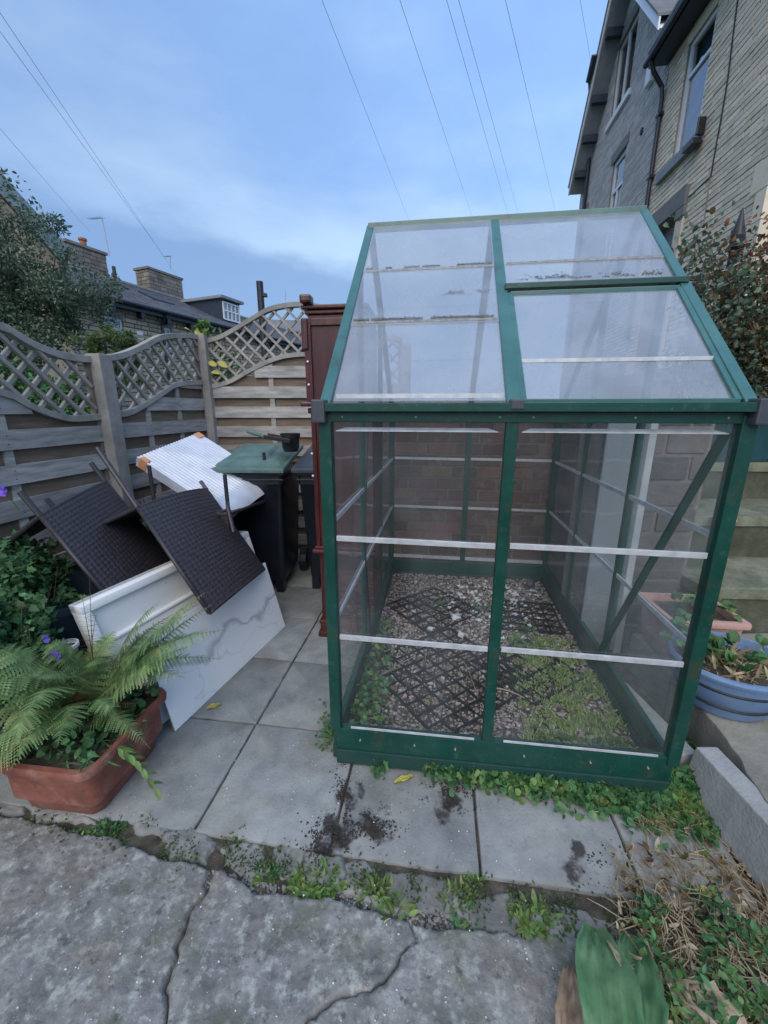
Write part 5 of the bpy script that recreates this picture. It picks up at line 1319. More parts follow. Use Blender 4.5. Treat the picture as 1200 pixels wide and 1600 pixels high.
# --- grey gabled house beyond
hB = thing('gabled_house', HP(13, 0), 'grey stained brick house with steep gable and white bargeboards beyond the tan house', 'house')
s0B, s1B = 10.17, 15.55
apx = (12.85, 11.85)
def gtop(u):
    s = s0B+u
    return 9.05+(11.85-9.05)*(s-s0B)/(apx[0]-s0B) if s < apx[0] else 8.35+(11.85-8.35)*(s1B-s)/(s1B-apx[0])
w1 = (12.25, 13.42, 9.02, 10.65); w2 = (11.95, 12.75, 5.2, 7.75); w3 = (14.6, 15.2, 5.4, 7.4)
hol = [(a-s0B, b-s0B, c, d) for a, b, c, d in (w1, w2, w3)]
# backing: rectangle + gable
us = sorted({0, s1B-s0B, *[h[0] for h in hol], *[h[1] for h in hol]}); zs = sorted({0, 8.35, *[h[2] for h in hol], *[h[3] for h in hol]})
m = MB()
K = [0]+[h for h in us[1:-1]]+[s1B-s0B]
xs = sorted(set(K+[apx[0]-s0B]))
for a, b in zip(xs, xs[1:]):
    zc = sorted({0, *[q for h in hol if h[0] <= a+1e-6 and b <= h[1]+1e-6 for q in (h[2], h[3])]})
    lo = 0; segs = []
    for h in sorted([h for h in hol if h[0] <= a+1e-6 and b <= h[1]+1e-6], key=lambda q: q[2]):
        segs.append((lo, h[2])); lo = h[3]
    for c, d in segs: m.hexa([HP(s0B+a, c, -.3), HP(s0B+b, c, -.3), HP(s0B+b, c, 0), HP(s0B+a, c, 0), HP(s0B+a, d, -.3), HP(s0B+b, d, -.3), HP(s0B+b, d, 0), HP(s0B+a, d, 0)])
    ta, tb_ = gtop(a), gtop(b)
    m.hexa([HP(s0B+a, lo, -.3), HP(s0B+b, lo, -.3), HP(s0B+b, lo, 0), HP(s0B+a, lo, 0), HP(s0B+a, ta, -.3), HP(s0B+b, tb_, -.3), HP(s0B+b, tb_, 0), HP(s0B+a, ta, 0)])
m.build('wall', 'mortar_grey', hB)
course_wall(hB, HP(s0B, 0), hd, s1B-s0B, 2.5, 11.8, .30, .088, .012, 'grey_brick', 'mortar_grey', holes=hol, cap=0, proud=.010, nd=hn, topfn=gtop, backing=False, seed=15)
window(hB, *w1, top=.0, fw=.06, split=12.85, curtain=False); window(hB, *w2, top=.28, split=12.38, curtain=False); window(hB, *w3, top=.3, curtain=False)
for a, b, c, d in (w1, w2, w3):
    MB().box((a-.15, -.1, c-.14), (b+.15, .08, c-.005), fr=HF).build('window_sill', 'white_frame' if c > 9 else 'sill_grey', hB, bevel=.01)
    MB().box((a-.12, -.1, d+.005), (b+.12, .035, d+.24), fr=HF).build('lintel', 'lintel_grey', hB, bevel=.01)
# verges: far rake and near rake, overhanging .45 m
OV = .45
f0 = hs(889, 306, OV); f1 = hs(956, 0, OV); n0 = hs(1030, 46, OV); n1_ = hs(995, 0, OV)
sl = (f1[1]-f0[1])/(f1[0]-f0[0]); sr = (n1_[1]-n0[1])/(n1_[0]-n0[0])
sx = (n0[1]-f0[1]+sl*f0[0]-sr*n0[0])/(sl-sr); zx = f0[1]+sl*(sx-f0[0])
def rake(a, b, nm):
    (sa, za), (sb, zb) = a, b
    MB().hexa([HP(sa, za, OV), HP(sb, zb, OV), HP(sb, zb, OV+.03), HP(sa, za, OV+.03), HP(sa, za+.20, OV), HP(sb, zb+.20, OV), HP(sb, zb+.20, OV+.03), HP(sa, za+.20, OV+.03)]).build('bargeboard', 'white_frame', hB)
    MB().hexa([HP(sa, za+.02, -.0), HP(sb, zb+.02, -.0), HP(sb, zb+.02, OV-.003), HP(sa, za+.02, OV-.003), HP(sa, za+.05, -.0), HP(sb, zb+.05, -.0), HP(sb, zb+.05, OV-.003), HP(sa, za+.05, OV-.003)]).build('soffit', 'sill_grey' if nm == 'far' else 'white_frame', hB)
    MB().hexa([HP(sa, za+.21, -5), HP(sb, zb+.21, -5), HP(sb, zb+.21, OV+.06), HP(sa, za+.21, OV+.06), HP(sa, za+.26, -5), HP(sb, zb+.26, -5), HP(sb, zb+.26, OV+.06), HP(sa, za+.26, OV+.06)]).build('roof', 'slate', hB)
rake(f0, (sx, zx), 'far'); rake(n0, (sx, zx), 'near')
MB().box((s0B, -5, 0), (s1B, -.31, 8.3), fr=HF).build('house_core', 'dark_inside', hB)
for t_ in (.14, .33, .52, .80):
    s = f0[0]+(sx-f0[0])*t_; z = f0[1]+(zx-f0[1])*t_
    MB().box((s-.07, 0, z-.18), (s+.07, OV-.04, z), fr=HF).build('bracket', 'gutter_dark', hB)
m = MB(); q1, q2 = hs(935, 85, OV), hs(925, 128, OV)
m.tube([HP(q1[0], q1[1], OV+.07), HP(q2[0], q2[1], OV+.07)], .10, 10); m.tube([HP(q2[0], q2[1], OV+.05), HP(14.9, q2[1]-.3, .1), HP(14.75, q2[1]-.7, .08), HP(14.75, 3, .08)], .055, 10)
m.build('downpipe', 'black_pipe', hB)
al = hs(1022, 112); MB().box((al[0]-.12, .0, al[1]-.22), (al[0]+.14, .12, al[1]+.22), fr=HF).build('alarm_box', 'white_frame', hB, bevel=.03)
v_ = hs(1004, 205); MB().tube([HP(v_[0], v_[1], -.02), HP(v_[0], v_[1], .03)], .07, 12).build('wall_vent', 'dark_inside', hB)
# ================================================================== TERRACE ON THE LEFT
td = V((.383, .924, 0)).normalized(); tn = V((td.y, -td.x, 0))   # faces right/yard
if tn.x < 0: tn = -tn
tA = gy(152, 465, 15.4)                       # a point of the eave
e2_ = hit(347, 512, tA, tn)
slope = (e2_.z-tA.z)/((e2_-tA).dot(td))
def TF(s, z, o=0): return tA+td*s+tn*o+V((0, 0, z-tA.z+slope*s*0))
ter = thing('terraced_house', (tA.x, tA.y, 0), 'row of stone terraced houses with slate roof and two chimneys beyond the fence', 'house')
ez = tA.z
L0, L1 = -6.0, 16.0
def ts(px, py, o=0):
    P = hit(px, py, tA+tn*o, tn); return ((P-tA).dot(td), P.z)
wq = [ts(163, 493), ts(193, 540)]
wa = (ts(163, 515)[0], ts(193, 515)[0], ts(178, 543)[1], ts(178, 496)[1])
wb = (ts(252, 515)[0], ts(267, 515)[0], ts(260, 545)[1], ts(260, 512)[1])
wa = (min(wa[:2]), max(wa[:2]), wa[2], wa[3]); wb = (min(wb[:2]), max(wb[:2]), wb[2], wb[3])
zE_ = lambda s: ez+slope*s
course_wall(ter, TF(L0, 0), td, L1-L0, 0.0, ez-.05, .42, .17, .03, 'far_stone', 'mortar_far', thick=.3, seed=16, proud=.03, nd=tn, holes=[(wa[0]-L0, wa[1]-L0, wa[2], wa[3]), (wb[0]-L0, wb[1]-L0, wb[2], wb[3])], cap=300, ir=.35,
            topfn=lambda u: zE_(L0+u)+.12)
TFr = lambda s, o, z: TF(s, z, o)
def twin(w4):
    s0, s1, z0, z1 = w4; f = .07; m = MB()
    for a in ((s0, s0+f, z0, z1), (s1-f, s1, z0, z1), (s0+f, s1-f, z0, z0+f), (s0+f, s1-f, z1-f, z1), (s0+f, s1-f, z0+(z1-z0)*.62-.04, z0+(z1-z0)*.62+.04)): m.box((a[0], -.10, a[2]), (a[1], -.04, a[3]), fr=TFr)
    o = m.build('window', 'white_frame', ter); MB().box((s0+.02, -.09, z0+.02), (s1-.02, -.08, z1-.02), fr=TFr).build('pane', 'window_glass', o); MB().box((s0, -.28, z0), (s1, -.24, z1), fr=TFr).build('curtain', 'curtain', o)
    MB().box((s0-.12, -.05, z1+.005), (s1+.12, .04, z1+.25), fr=TFr).build('lintel', 'lintel_grey', ter); MB().box((s0-.12, -.05, z0-.14), (s1+.12, .08, z0-.005), fr=TFr).build('window_sill', 'sill_grey', ter)
twin(wa); twin(wb)
RD, RH = 3.6, 1.70       # roof depth and rise
def RF(s, t, dz=0): return TF(s, zE_(s)+RH*t+dz, .35-(RD+.35)*t)
m = MB(); m.hexa([RF(L0, 0), RF(L1, 0), RF(L1, 1), RF(L0, 1), RF(L0, 0, .05), RF(L1, 0, .05), RF(L1, 1, .05), RF(L0, 1, .05)]); m.build('roof', 'slate', ter)
m = MB(); R = random.Random(17)
for r_ in range(15):
    s = L0-R.random()*.4
    while s < L1:
        w_ = R.uniform(.34, .46); t0, t1 = r_/15, (r_+1.15)/15
        a, b = max(s, L0), min(s+w_-.012, L1)
        if b-a > .05: m.add([RF(a, t0, .085+R.uniform(0, .012)), RF(b, t0, .085+R.uniform(0, .012)), RF(b, t1, .055), RF(a, t1, .055), RF(a, t0, .05), RF(b, t0, .05)], [(0, 1, 2, 3), (4, 5, 1, 0)])
        s += w_
m.build('slates', 'slate', ter, kind='stuff')
MB().tube([RF(L0, 1, .08), RF(L1, 1, .08)], .11, 8).build('ridge_tiles', 'lintel_grey', ter)
MB().tube([TF(L0, zE_(L0)-.02, .42), TF(L1, zE_(L1)-.02, .42)], .075, 8).build('gutter', 'black_pipe', ter)
MB().hexa([TF(s, z+zE_(s), o) for s, z, o in ((L0, -.22, 0), (L1, -.22, 0), (L1, -.22, .33), (L0, -.22, .33), (L0, -.06, 0), (L1, -.06, 0), (L1, -.06, .33), (L0, -.06, .33))]).build('eaves_board', 'gutter_dark', ter)
for i in range(14):
    s = L0+.5+i*1.15; MB().box((s, .0, zE_(s)-.42), (s+.16, .30, zE_(s)-.2), fr=TFr).build('bracket', 'gutter_dark', ter)
s_p = ts(249, 500)[0]; MB().tube([TF(s_p, zE_(s_p)-.1, .40), TF(s_p, zE_(s_p)-.5, .12), TF(s_p, 0, .1)], .06, 8).build('downpipe', 'black_pipe', ter)
MB().box((ts(218, 520)[0]-.12, 0, ts(218, 530)[1]), (ts(218, 520)[0]+.12, .03, ts(218, 518)[1]), fr=TFr).build('plaque', 'white_frame', ter)
# chimneys: on the ridge
def chimney(pxl, pxr, pyt, pyb, dpt, pots, seed):
    o = -RD
    sl_, zt = ts(pxl, pyt, o); sr_, _ = ts(pxr, pyt, o); zb = ts(pxr, pyb, o)[1]
    s0, s1 = min(sl_, sr_), max(sl_, sr_); z0 = zE_(s0)+RH-1.5
    c = MB().box((s0, o-dpt, z0), (s1, o+.05, zt), fr=TFr).build('chimney', 'mortar_far', ter)
    m = MB(); R = random.Random(seed); z = z0
    while z < zt-.02:
        h_ = min(R.uniform(.14, .2), zt-z)
        for (A_, B_, fn_) in (((s0, s1), o+.05, 0), ((o-dpt, o+.05), s0, 1)):
            u = A_[0]-R.random()*.2
            while u < A_[1]:
                l_ = R.uniform(.25, .5); a, b = max(u, A_[0]), min(u+l_-.02, A_[1])
                if b-a > .04:
                    if fn_ == 0: m.box((a, B_, z), (b, B_+.03, z+h_-.02), fr=TFr)
                    else: m.box((B_-.03, a, z), (B_, b, z+h_-.02), fr=TFr)
                u += l_
        z += h_
    m.build('stones', 'chimney_stone', c, kind='stuff')
    MB().box((s0-.08, o-dpt-.08, zt), (s1+.08, o+.12, zt+.10), fr=TFr).build('cap', 'chimney_stone', c)
    for k_, hh in pots: MB().lathe(TF(s0+(s1-s0)*k_, zt+.10, o-dpt*.5), [(.13, 0), (.12, hh*.8), (.16, hh*.82), (.16, hh), (.1, hh), (.1, 0)], 12).build('chimney_pot', 'clay_pot', c)
    return s0, s1, zt
c_a = chimney(102, 160, 378, 425, .9, ((.65, .42),), 1)
c_b = chimney(230, 280, 420, 465, .8, ((.5, .12),), 2)
# flue and aerials
q = ts(181, 440, -1.9); MB().tube([TF(q[0], q[1]-.3, -1.9), TF(q[0], q[1]+.55, -1.9)], .07, 8).build('flue', 'black_pipe', ter)
def aerial(base, top, arm, label):
    t = thing('tv_aerial', base, label, 'aerial', 'aerials on the terrace chimneys')
    MB().tube([base, top], .02, 6).build('mast', 'wire', t); d = V(arm)-V(top); MB().tube([top, arm], .015, 6).build('boom', 'wire', t)
    m = MB(); up_ = V((0, .35, .1))
    for i in range(7): p = V(top).lerp(V(arm), i/6); m.tube([p-up_*.6, p+up_*.6], .008, 4)
    m.build('elements', 'wire', t)
aerial(gy(171, 400, 17), gy(159, 340, 17), gy(141, 342, 17), 'television aerial above the nearer stone chimney')
aerial(gy(266, 420, 20), gy(266, 400, 20), gy(258, 401, 20), 'small aerial above the farther stone chimney')
# skylight, dormer
q0 = ts(228, 455, -1.6); 
m = MB(); s_k = ts(245, 460, -1.8)[0]; m.hexa([RF(s_k-.5, .42, .09), RF(s_k+.5, .42, .09), RF(s_k+.5, .68, .09), RF(s_k-.5, .68, .09), RF(s_k-.5, .42, .14), RF(s_k+.5, .42, .14), RF(s_k+.5, .68, .14), RF(s_k-.5, .68, .14)]); m.build('skylight', 'gutter_dark', ter)
do = ts(372, 500, -1.3); ds0 = ts(346, 480, -.6)[0]; ds1 = ts(374, 480, -.6)[0]; ds0, ds1 = min(ds0, ds1), max(ds0, ds1)
zt_ = ts(345, 466, -.6)[1]; zb_ = ts(346, 497, -.6)[1]
dm = MB().box((ds0, -3.4, zb_-.3), (ds1, -.6, zt_), fr=TFr).build('dormer', 'gutter_dark', ter)
MB().box((ds0-.15, -3.6, zt_), (ds1+.15, -.40, zt_+.12), fr=TFr).build('dormer_roof', 'sill_grey', dm)
m = MB(); wN = 4
for i in range(wN+1): s = ds0+.1+(ds1-ds0-.2)*i/wN; m.box((s-.035, -.6, zb_), (s+.035, -.55, zt_-.12), fr=TFr)
for z in (zb_, (zb_+zt_)/2-.05, zt_-.14): m.box((ds0+.1, -.6, z-.035), (ds1-.1, -.545, z+.035), fr=TFr)
m.build('window_frame', 'white_frame', dm)
MB().box((ds0+.1, -.6, zb_), (ds1-.1, -.585, zt_-.14), fr=TFr).build('pane', 'window_glass', dm)
# far roof right of dormer
fr_ = thing('far_house', gy(400, 600, 34), 'distant slate roofed house just showing over the fence right of the dormer', 'house')
a, b = gy(340, 484, 34), gy(470, 488, 34)
MB().hexa([a+V((0, 0, -4)), b+V((0, 0, -4)), b+V((0, 6, -4)), a+V((0, 6, -4)), a+V((0, 0, -1.4)), b+V((0, 0, -1.4)), b+V((0, 6, -1.4)), a+V((0, 6, -1.4))]).build('wall', 'far_stone', fr_)
MB().hexa([a+V((0, -.4, -1.5)), b+V((0, -.4, -1.5)), b+V((0, 3, -.1)), a+V((0, 3, -.1)), a+V((0, -.4, -1.4)), b+V((0, -.4, -1.4)), b+V((0, 3, 0)), a+V((0, 3, 0))]).build('roof', 'slate', fr_)
# dark post beyond
pb = gy(407, 560, 9.0); ptp = gy(405.5, 440, 9.0)
pl = thing('telegraph_pole', (ptp.x, 9, 0), 'dark pole rising over the rear fence left of the cabinet', 'pole')
MB().tube([(ptp.x, 9, 0), ptp], .068, 10).build('shaft', 'iron', pl)
MB().box((ptp.x+.06, 8.95, ptp.z-.28), (ptp.x+.13, 9.05, ptp.z-.22)).build('bracket', 'iron', pl)
tag(MB().tube([gy(446, 470, 12), gy(446, 455, 12)], .012, 5).build('thin_mast', 'wire'), 'thin distant mast just over the arch of the rear fence', 'mast')
# neighbouring gable house at far left
nb_ = thing('neighbour_house', gy(-60, 600, 9), 'house at the left edge with a blue bargeboard behind the tree', 'house')
a, b = gy(-330, -60, 9), gy(92, 402, 9)
dep = V((-.80*3.5, 3.5, 0))
MB().hexa([V((a.x, 9.3, 0)), V((b.x-.25, 9.3, 0)), V((b.x-.25, 9.3, 0))+dep, V((a.x, 9.3, 0))+dep, V((a.x, 9.3, a.z-.2)), V((b.x-.25, 9.3, b.z+.05)), V((b.x-.25, 9.3, b.z+.05))+dep, V((a.x, 9.3, a.z-.2))+dep]).build('wall', 'chimney_stone', nb_)
dn = (b-a).normalized(); un = V((-dn.z, 0, dn.x)); un = un if un.z > 0 else -un
MB().hexa([a, b, b+V((0, .06, 0)), a+V((0, .06, 0)), a+un*.26, b+un*.26, b+un*.26+V((0, .06, 0)), a+un*.26+V((0, .06, 0))]).build('bargeboard', 'barge_teal', nb_)
d2 = dep*.6
MB().hexa([a+V((0, .065, .05)), b+V((0, .065, .05)), b+d2+V((0, 0, .05)), a+d2+V((0, 0, .05)), a+un*.26+V((0, .065, 0)), b+un*.26+V((0, .065, 0)), b+un*.26+d2, a+un*.26+d2]).build('roof', 'slate', nb_)
# ================================================================== TREES BEYOND THE FENCE
def tree(c, rad, trunk_r, n, L_, W_, mt, name, label, cat, seed, shape='oval', nb=16, ng=60):
    R = random.Random(seed); c = V(c); t = thing(name, (c.x, c.y, 0), label, cat); m = MB(); tips = []
    top = c+V((0, 0, rad[2]*.2)); tr = [V((c.x+.1*sin(i), c.y, top.z*i/6)) for i in range(7)]
    m.tube(tr, [trunk_r*(1-.1*i) for i in range(7)], 8)
    for _ in range(nb):
        b = tr[R.randint(3, 6)]; d = rdir(R, .2); e = c+V((d.x*rad[0], d.y*rad[1], d.z*rad[2]))*R.uniform(.6, .95)
        pts = curve_pts(b, e, R.uniform(-.1, .2), 6); m.tube(pts, [trunk_r*.4*(1-q*.14) for q in range(7)], 5); tips += pts[3:]
    m.build('trunk', 'bark', t); m = MB()
    for _ in range(ng):
        p = R.choice(tips)+V((R.gauss(0, .16)*rad[0], R.gauss(0, .16)*rad[1], R.gauss(0, .16)*rad[2])); s_ = R.uniform(.12, .27)
        clump(m, p, (rad[0]*s_, rad[1]*s_, rad[2]*s_*.7), n//ng, L_, W_, shape, R)
    m.build('crown', mt, t)
tree((-5.55, 6.6, 3.02), (1.30, 1.0, 1.65), .06, 52000, .055, .022, 'leaf_tree', 'tree', 'bushy grey green tree in front of the blue gabled house', 'tree', 51, 'oval', 26, 150)
tree((-3.2, 4.95, 2.05), (.38, .4, .42), .03, 9000, .05, .010, 'leaf_conifer', 'conifer', 'yellowish green conifer shrub peeping over the fence', 'conifer', 52, 'blade', 14, 40)
tree((-4.5, 5.6, 1.5), (1.0, .5, .75), .05, 5000, .07, .045, 'leaf_shrub', 'bush', 'dark leafy bush behind the left trellis', 'bush', 53)
tree((-2.1, 6.2, 1.3), (.8, .5, .75), .04, 3500, .07, .045, 'leaf_tree', 'bush', 'green bush behind the middle trellis', 'bush', 54)
tw = thing('bare_tree', gy(-20, 600, 8.2), 'sparse twigs of a thin tree over the blue bargeboard at the left edge', 'tree'); m = MB(); ml = MB(); R = random.Random(55)
m.tube([V((gy(-30, 400, 8.2).x, 8.2, 0)), gy(-30, 330, 8.2), gy(-20, 290, 8.2)], [.06, .03, .02], 6)
for a, b in (((-20, 300), (14, 272)), ((-20, 310), (30, 295)), ((-15, 320), (38, 318)), ((10, 350), (62, 335)), ((20, 360), (70, 352))):
    pts = curve_pts(gy(*a, 8.2), gy(*b, 8.2), .1, 6); m.tube(pts, [.014*(1-q*.12) for q in range(7)], 5)
    for p in pts[2:]:
        for _ in range(7): leaf(ml, p+V((R.gauss(0, .08), R.gauss(0, .08), R.gauss(0, .08))), rdir(R), rdir(R, .4), .08, .045)
m.build('branches', 'twig', tw); ml.build('leaves', 'leaf_tree', tw)
yf = thing('garden_plant', gy(320, 520, 4.1), 'bright plant with yellow leaves climbing over the fence corner', 'plant'); m = MB(); m2_ = MB(); R = random.Random(56)
for _ in range(26): p = gy(R.gauss(318, 7), R.gauss(511, 4), 3.95); leaf(m, p, rdir(R, .5), rdir(R, .6), .07, .05)
for px, py in ((300, 519), (304, 517), (341, 565), (345, 583), (338, 572), (308, 512)): leaf(m2_, gy(px, py, 3.92), rdir(R), V((0, -1, .5)), .10, .055)
for _ in range(120): p = gy(R.gauss(345, 20), R.gauss(570, 18), 4.05); leaf(m, p, rdir(R, .5), rdir(R, .6), .06, .04)
MB().tube([V((gy(325, 520, 4.02).x, 4.02, 0)), gy(320, 515, 4.0)], .008, 5).build('stem', 'twig', yf); m.build('leaves', 'leaf_grass', yf); m2_.build('yellow_leaves', 'leaf_yellow', yf)
# ================================================================== OVERHEAD WIRES
wires = [((-20, -10), (290, 452), 5, 20, 'left of the pair of wires running to the farther chimney'), ((-20, 22), (262, 408), 5, 20, 'right of the pair of wires running to the farther chimney'), ((-20, 178), (140, 362), 6, 17, 'faint wire at the left running to the nearer chimney'),
         ((495, -20), (660, 398), 6, 30, 'leftmost of the wires passing over the greenhouse roof'), ((618, -20), (755, 390), 6, 30, 'wire second from the left over the greenhouse roof'), ((692, -20), (810, 392), 6, 30, 'third wire from the left over the greenhouse roof'),
         ((711, -20), (826, 392), 6, 30, 'fourth wire from the left, close beside the third, over the greenhouse roof'), ((785, -20), (882, 392), 6, 30, 'fifth wire from the left, ending at the right part of the greenhouse ridge'), ((903, -20), (927, 118), 8, 15, 'short wire reaching the black downpipe hopper of the gabled house')]
for a, b, Ya, Yb, lab in wires:
    p, q = gy(*a, Ya), gy(*b, Yb); pts = curve_pts(p, q, -.0, 14)
    tag(MB().tube(pts, .0030, 5).build('overhead_wire', 'wire', loc=p), lab, 'wire', 'telephone wires across the sky')
# ================================================================== WEEDS, LEAVES, BITS
m = MB(); R = random.Random(61)
for _ in range(7500):
    t = R.random()**.6; px = 545+575*t; base = 1182+44*t
    d = abs(R.gauss(0, 1))*(9+26*t*t); 
    dens = noise.noise(V((px*.012, 3, 1)))
    if dens < (-.02 if px < 745 else -.45) or (px < 745 and R.random() < .6): continue
    p = gz(px, base+d+8, 0); p.z = R.uniform(.0, .055+.055*t)*max(.2, 1-d/55)+.004
    leaf(m, p, rdir(R, .4)+V((0, -.3, 0)), rdir(R, 1.6)+V((0, -.4, 0)), R.uniform(.013, .030), R.uniform(.013, .030), R.choice(['ivy', 'round', 'ivy']))
for _ in range(420):
    p = gz(R.gauss(1085, 22), R.gauss(1215, 24), 0); p.z = R.uniform(0, .06); leaf(m, p, rdir(R, .4), rdir(R, 1.6), R.uniform(.016, .028), R.uniform(.016, .028), 'ivy')
for _ in range(90):
    p = gz(R.gauss(512, 8), R.gauss(1152, 18), 0); p.z = R.uniform(0, .06); leaf(m, p, rdir(R, .4), rdir(R, 1.6), .018, .016, 'ivy')
tag(m.build('ground_ivy', 'leaf_ivy', kind='stuff'), 'ground ivy creeping along the foot of the greenhouse', 'ivy')
def tuft(px, py, r, n, L_, label, shape='blade', mt='leaf_grass', W_=.008, seed=0, name='weed'):
    R = random.Random(seed); c = gz(px, py, 0); t = thing(name, c, label, 'weed', 'weeds between the slabs and rough flags'); m = MB()
    for i in range(n):
        a = R.uniform(0, 6.28); q = R.random()**.5*r; p = c+V((cos(a)*q, sin(a)*q*.6, -.01)); d = V((cos(a)*.6+R.gauss(0, .7), sin(a)*.6+R.gauss(0, .7), R.uniform(.1, 1.3)))
        leaf(m, p, d, V((R.gauss(0, .5), R.gauss(0, .5)-.2, 1)), L_*R.uniform(.35, 1.0), W_*R.uniform(.7, 1.4), R.choice(['blade', 'oval', 'oval']))
    m.build('leaves', mt, t)
tuft(495, 1375, .075, 150, .042, 'broad bright green weed tuft, biggest of those in the middle of the stone gap', W_=.011, seed=1)
tuft(470, 1390, .05, 60, .035, 'smaller weed tuft touching the left of the biggest one', W_=.010, seed=2)
tuft(590, 1390, .045, 60, .05, 'weed tuft with long leaves right of the biggest one', W_=.011, seed=3)
tuft(622, 1418, .04, 40, .045, 'low weed tuft at the edge of the rough flag right of the middle', W_=.011, seed=4)
tuft(415, 1362, .04, 60, .028, 'dark mossy weed between two small stones below the slab joint', seed=5, mt='leaf_ivy')
tuft(375, 1303, .03, 45, .024, 'small round weed under the front slab edge left of the middle', seed=6, mt='leaf_ivy')
tuft(170, 1292, .05, 110, .024, 'mossy green weed patch right of the trough foot', seed=7, mt='leaf_ivy', W_=.010)
tuft(120, 1306, .04, 70, .022, 'mossy green weed patch in front of the terracotta trough', seed=8, mt='leaf_ivy', W_=.010)
tuft(232, 1278, .03, 50, .022, 'small weed at the corner of the slab near the trough', seed=9, mt='leaf_ivy')
tuft(715, 1400, .045, 60, .045, 'thin weed tuft under the middle slab joint', seed=10)
tuft(830, 1432, .06, 90, .045, 'spreading weed tuft between small stones right of the middle', seed=11, W_=.012)
tuft(735, 1440, .05, 50, .025, 'dark weed beside the rough flag right of the middle', seed=12, mt='leaf_ivy')
tuft(740, 1375, .02, 26, .03, 'tiny weed growing at the slab corner', seed=13)
tuft(900, 1470, .05, 60, .03, 'dark leafed weed left of the big green leaf', seed=14, mt='leaf_ivy', W_=.012)
# right foreground bed
m = MB(); md = MB(); R = random.Random(71)
for _ in range(2300):
    px, py = R.uniform(990, 1260), R.uniform(1400, 1680)
    if px < 1000+(1600-py)*-.1: continue
    p = gz(px, py, 0); 
    if noise.noise(V((p.x*9, p.y*9, 4))) < .0: continue
    p.z = R.uniform(.0, .09)*(1 if py > 1430 else .4); leaf(m, p, rdir(R, .5), rdir(R, 1.2), R.uniform(.012, .032), R.uniform(.006, .018), R.choice(['oval', 'oval', 'ivy']))
tag(m.build('bed_plants', 'leaf_ivy', kind='stuff'), 'green weeds in the bed at the bottom right corner', 'weeds')
for _ in range(1500):
    px, py = R.uniform(960, 1260), R.uniform(1330, 1640)
    if R.random() < .25: px, py = R.uniform(1000, 1110), R.uniform(1240, 1300)
    p = gz(px, py, 0); p.z = R.uniform(.006, .05)*(1 if py > 1400 else .25)
    a = R.uniform(0, 6.28); l_ = R.uniform(.02, .09); q = p+V((cos(a)*l_, sin(a)*l_, R.uniform(-.005, .02))); md.tube([p, p.lerp(q, .5)+V((R.gauss(0, .004), R.gauss(0, .004), .004)), q], [.0016, .0014, .0007], 4)
tag(md.build('dry_stalks', 'straw', kind='stuff'), 'pale dry stalks strewn over the bed and slab at the bottom right', 'dry stalks')
md = MB()
for _ in range(330):
    px, py = R.uniform(970, 1240), R.uniform(1330, 1640); p = gz(px, py, 0); p.z = R.uniform(.006, .05); leaf(md, p, rdir(R, .1), rdir(R, 1.4), R.uniform(.010, .032), R.uniform(.006, .020), R.choice(['oval', 'ivy', 'blade']), .35)
tag(md.build('leaf_litter', 'leaf_brown', kind='stuff'), 'brown leaf litter in the bed at the bottom right', 'dead leaves')
md = MB()
for _ in range(420):
    px, py = R.uniform(960, 1240), R.uniform(1320, 1640); p = gz(px, py, 0); p.z = R.uniform(.008, .06)*(1 if py > 1400 else .3); leaf(md, p, rdir(R, .1), rdir(R, 1.4), R.uniform(.010, .034), R.uniform(.004, .016), R.choice(['oval', 'blade', 'blade']), .35)
tag(md.build('pale_litter', 'leaf_dead', kind='stuff'), 'pale tan shreds of dead leaves over the weeds at the bottom right', 'dead leaves')
mj = MB()
for _ in range(3600):
    t_ = R.random(); px = -40+1060*t_; yy = 1262+(px+40)*.158 if px < 520 else 1350+(px-520)*.150
    if noise.noise(V((px*.02, 1, 9))) < -.12: continue
    p = gz(px, yy+R.gauss(14, 16), 0); p.z = R.uniform(-.012, .008); leaf(mj, p, rdir(R, .5), rdir(R, 1.3), R.uniform(.005, .013), R.uniform(.004, .009), 'oval')
tag(mj.build('joint_moss', 'leaf_joint', kind='stuff'), 'dark moss and seedlings in the gap below the slabs', 'moss')
def bigleaf(base, tip, wid, mt, name, label, cat, arch=.04, seed=0, group=None, K=14, wave=.006, curl=.15):
    R = random.Random(seed); base = V(base); tip = V(tip); d = tip-base; s_ = d.cross(V((0, 0, 1))).normalized(); vs = []; J = 8
    for i in range(K+1):
        t = i/K; c = base+d*t+V((0, 0, arch*sin(pi*t))); w_ = wid*(sin(pi*min(1, t*.90+.06))**.6)*(1+.16*noise.noise(V((t*11, seed, 0)))+.06*noise.noise(V((t*40, seed, 0))))
        for j in range(-J, J+1):
            q = j/J; vs.append(c+s_*q*w_/2+V((0, 0, abs(q)**1.3*w_*curl+wave*noise.noise(V((t*6, q*4, seed)))-(.004 if j == 0 else 0)+.0036*cos(q*20+t*9))))
    n_ = 2*J+1; fs = [(i*n_+j, i*n_+j+1, (i+1)*n_+j+1, (i+1)*n_+j) for i in range(K) for j in range(n_-1)]
    return tag(MB().add(vs, fs).build(name, mt, smooth=True, loc=base), label, cat, group)
def zpt(px, py, z): return gz(px, py, z)
bigleaf(zpt(965, 1720, .10), zpt(928, 1450, .05), .135, 'leaf_big', 'broad_leaf', 'big broad green leaf in the bottom right foreground, front one', 'leaf', .035, 1, wave=.022, curl=.24)
bigleaf(zpt(1010, 1690, .07), zpt(985, 1462, .03), .10, 'leaf_big', 'broad_leaf', 'big green leaf partly behind the front broad leaf, on its right', 'leaf', .02, 2, wave=.02, curl=.3)
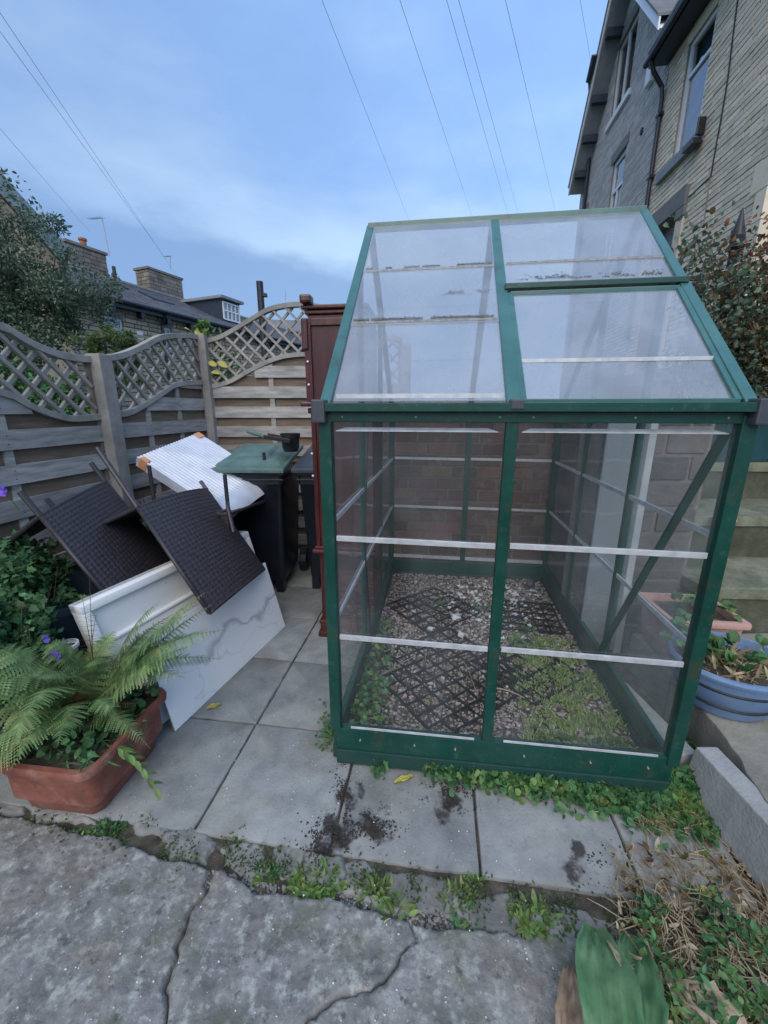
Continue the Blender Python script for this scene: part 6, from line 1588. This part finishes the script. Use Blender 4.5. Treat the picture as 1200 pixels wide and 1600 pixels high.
bigleaf(zpt(880, 1690, .03), zpt(893, 1512, .03), .06, 'leaf_dead', 'dead_leaf', 'curled tan dead leaf left of the big green leaf', 'leaf', .02, 3, wave=.02, curl=.5)
bigleaf(zpt(945, 1640, .09), zpt(898, 1508, .06), .045, 'leaf_dead', 'dead_leaf', 'small tan dead leaf lying over the left rim of the big green leaf', 'leaf', .01, 4, wave=.02, curl=.5)
bigleaf(zpt(982, 1530, .10), zpt(948, 1470, .085), .012, 'leaf_dead', 'dead_leaf', 'thin pale strip of dead leaf on the upper part of the big green leaf', 'leaf', .005, 5, wave=.005, curl=.3)
bigleaf(zpt(1180, 1640, .03), zpt(1045, 1545, .03), .085, 'leaf_dead', 'dead_leaf', 'wide crumpled brown dead leaf in the bottom right bed', 'leaf', .02, 6, wave=.03, curl=.35)
bigleaf(zpt(1090, 1620, .04), zpt(1030, 1515, .04), .05, 'leaf_dead', 'dead_leaf', 'crumpled brown dead leaf between the green leaf and the wide brown one', 'leaf', .02, 7, wave=.03, curl=.35)
bigleaf(zpt(1122, 1402, .012), zpt(1086, 1392, .012), .030, 'leaf_yellow', 'fallen_leaf', 'pale yellow fallen leaf at the right by the bed edge', 'leaf', .004, 8, wave=.006)
bigleaf(zpt(645, 1212, .006), zpt(616, 1223, .006), .020, 'leaf_yellow', 'fallen_leaf', 'yellow fallen leaf on the slab under the middle of the greenhouse', 'leaf', .003, 9, wave=.004)
bigleaf(zpt(346, 1100, .006), zpt(322, 1108, .006), .026, 'leaf_yellow', 'fallen_leaf', 'yellowish fallen leaf on the slab beside the marble board', 'leaf', .003, 10, wave=.004)
for i, (px, py, l_) in enumerate(((838, 1248, 18), (1020, 1262, 30), (945, 1270, 25), (235, 1277, 16), (600, 1442, 22), (1060, 1275, 30))):
    stick(gz(px, py, .006), gz(px+l_*cos(i*1.3), py+l_*.7*sin(i*1.3+.6), .007), .004, .0022, 'straw', 'straw', ['short pale straw on the slab below the ivy', 'long pale straw by the right slab joint', 'pale straw on the slab left of the right joint', 'short pale straw near the trough', 'pale straw at the edge of the middle flag', 'pale straw near the concrete block foot'][i], 'straw')
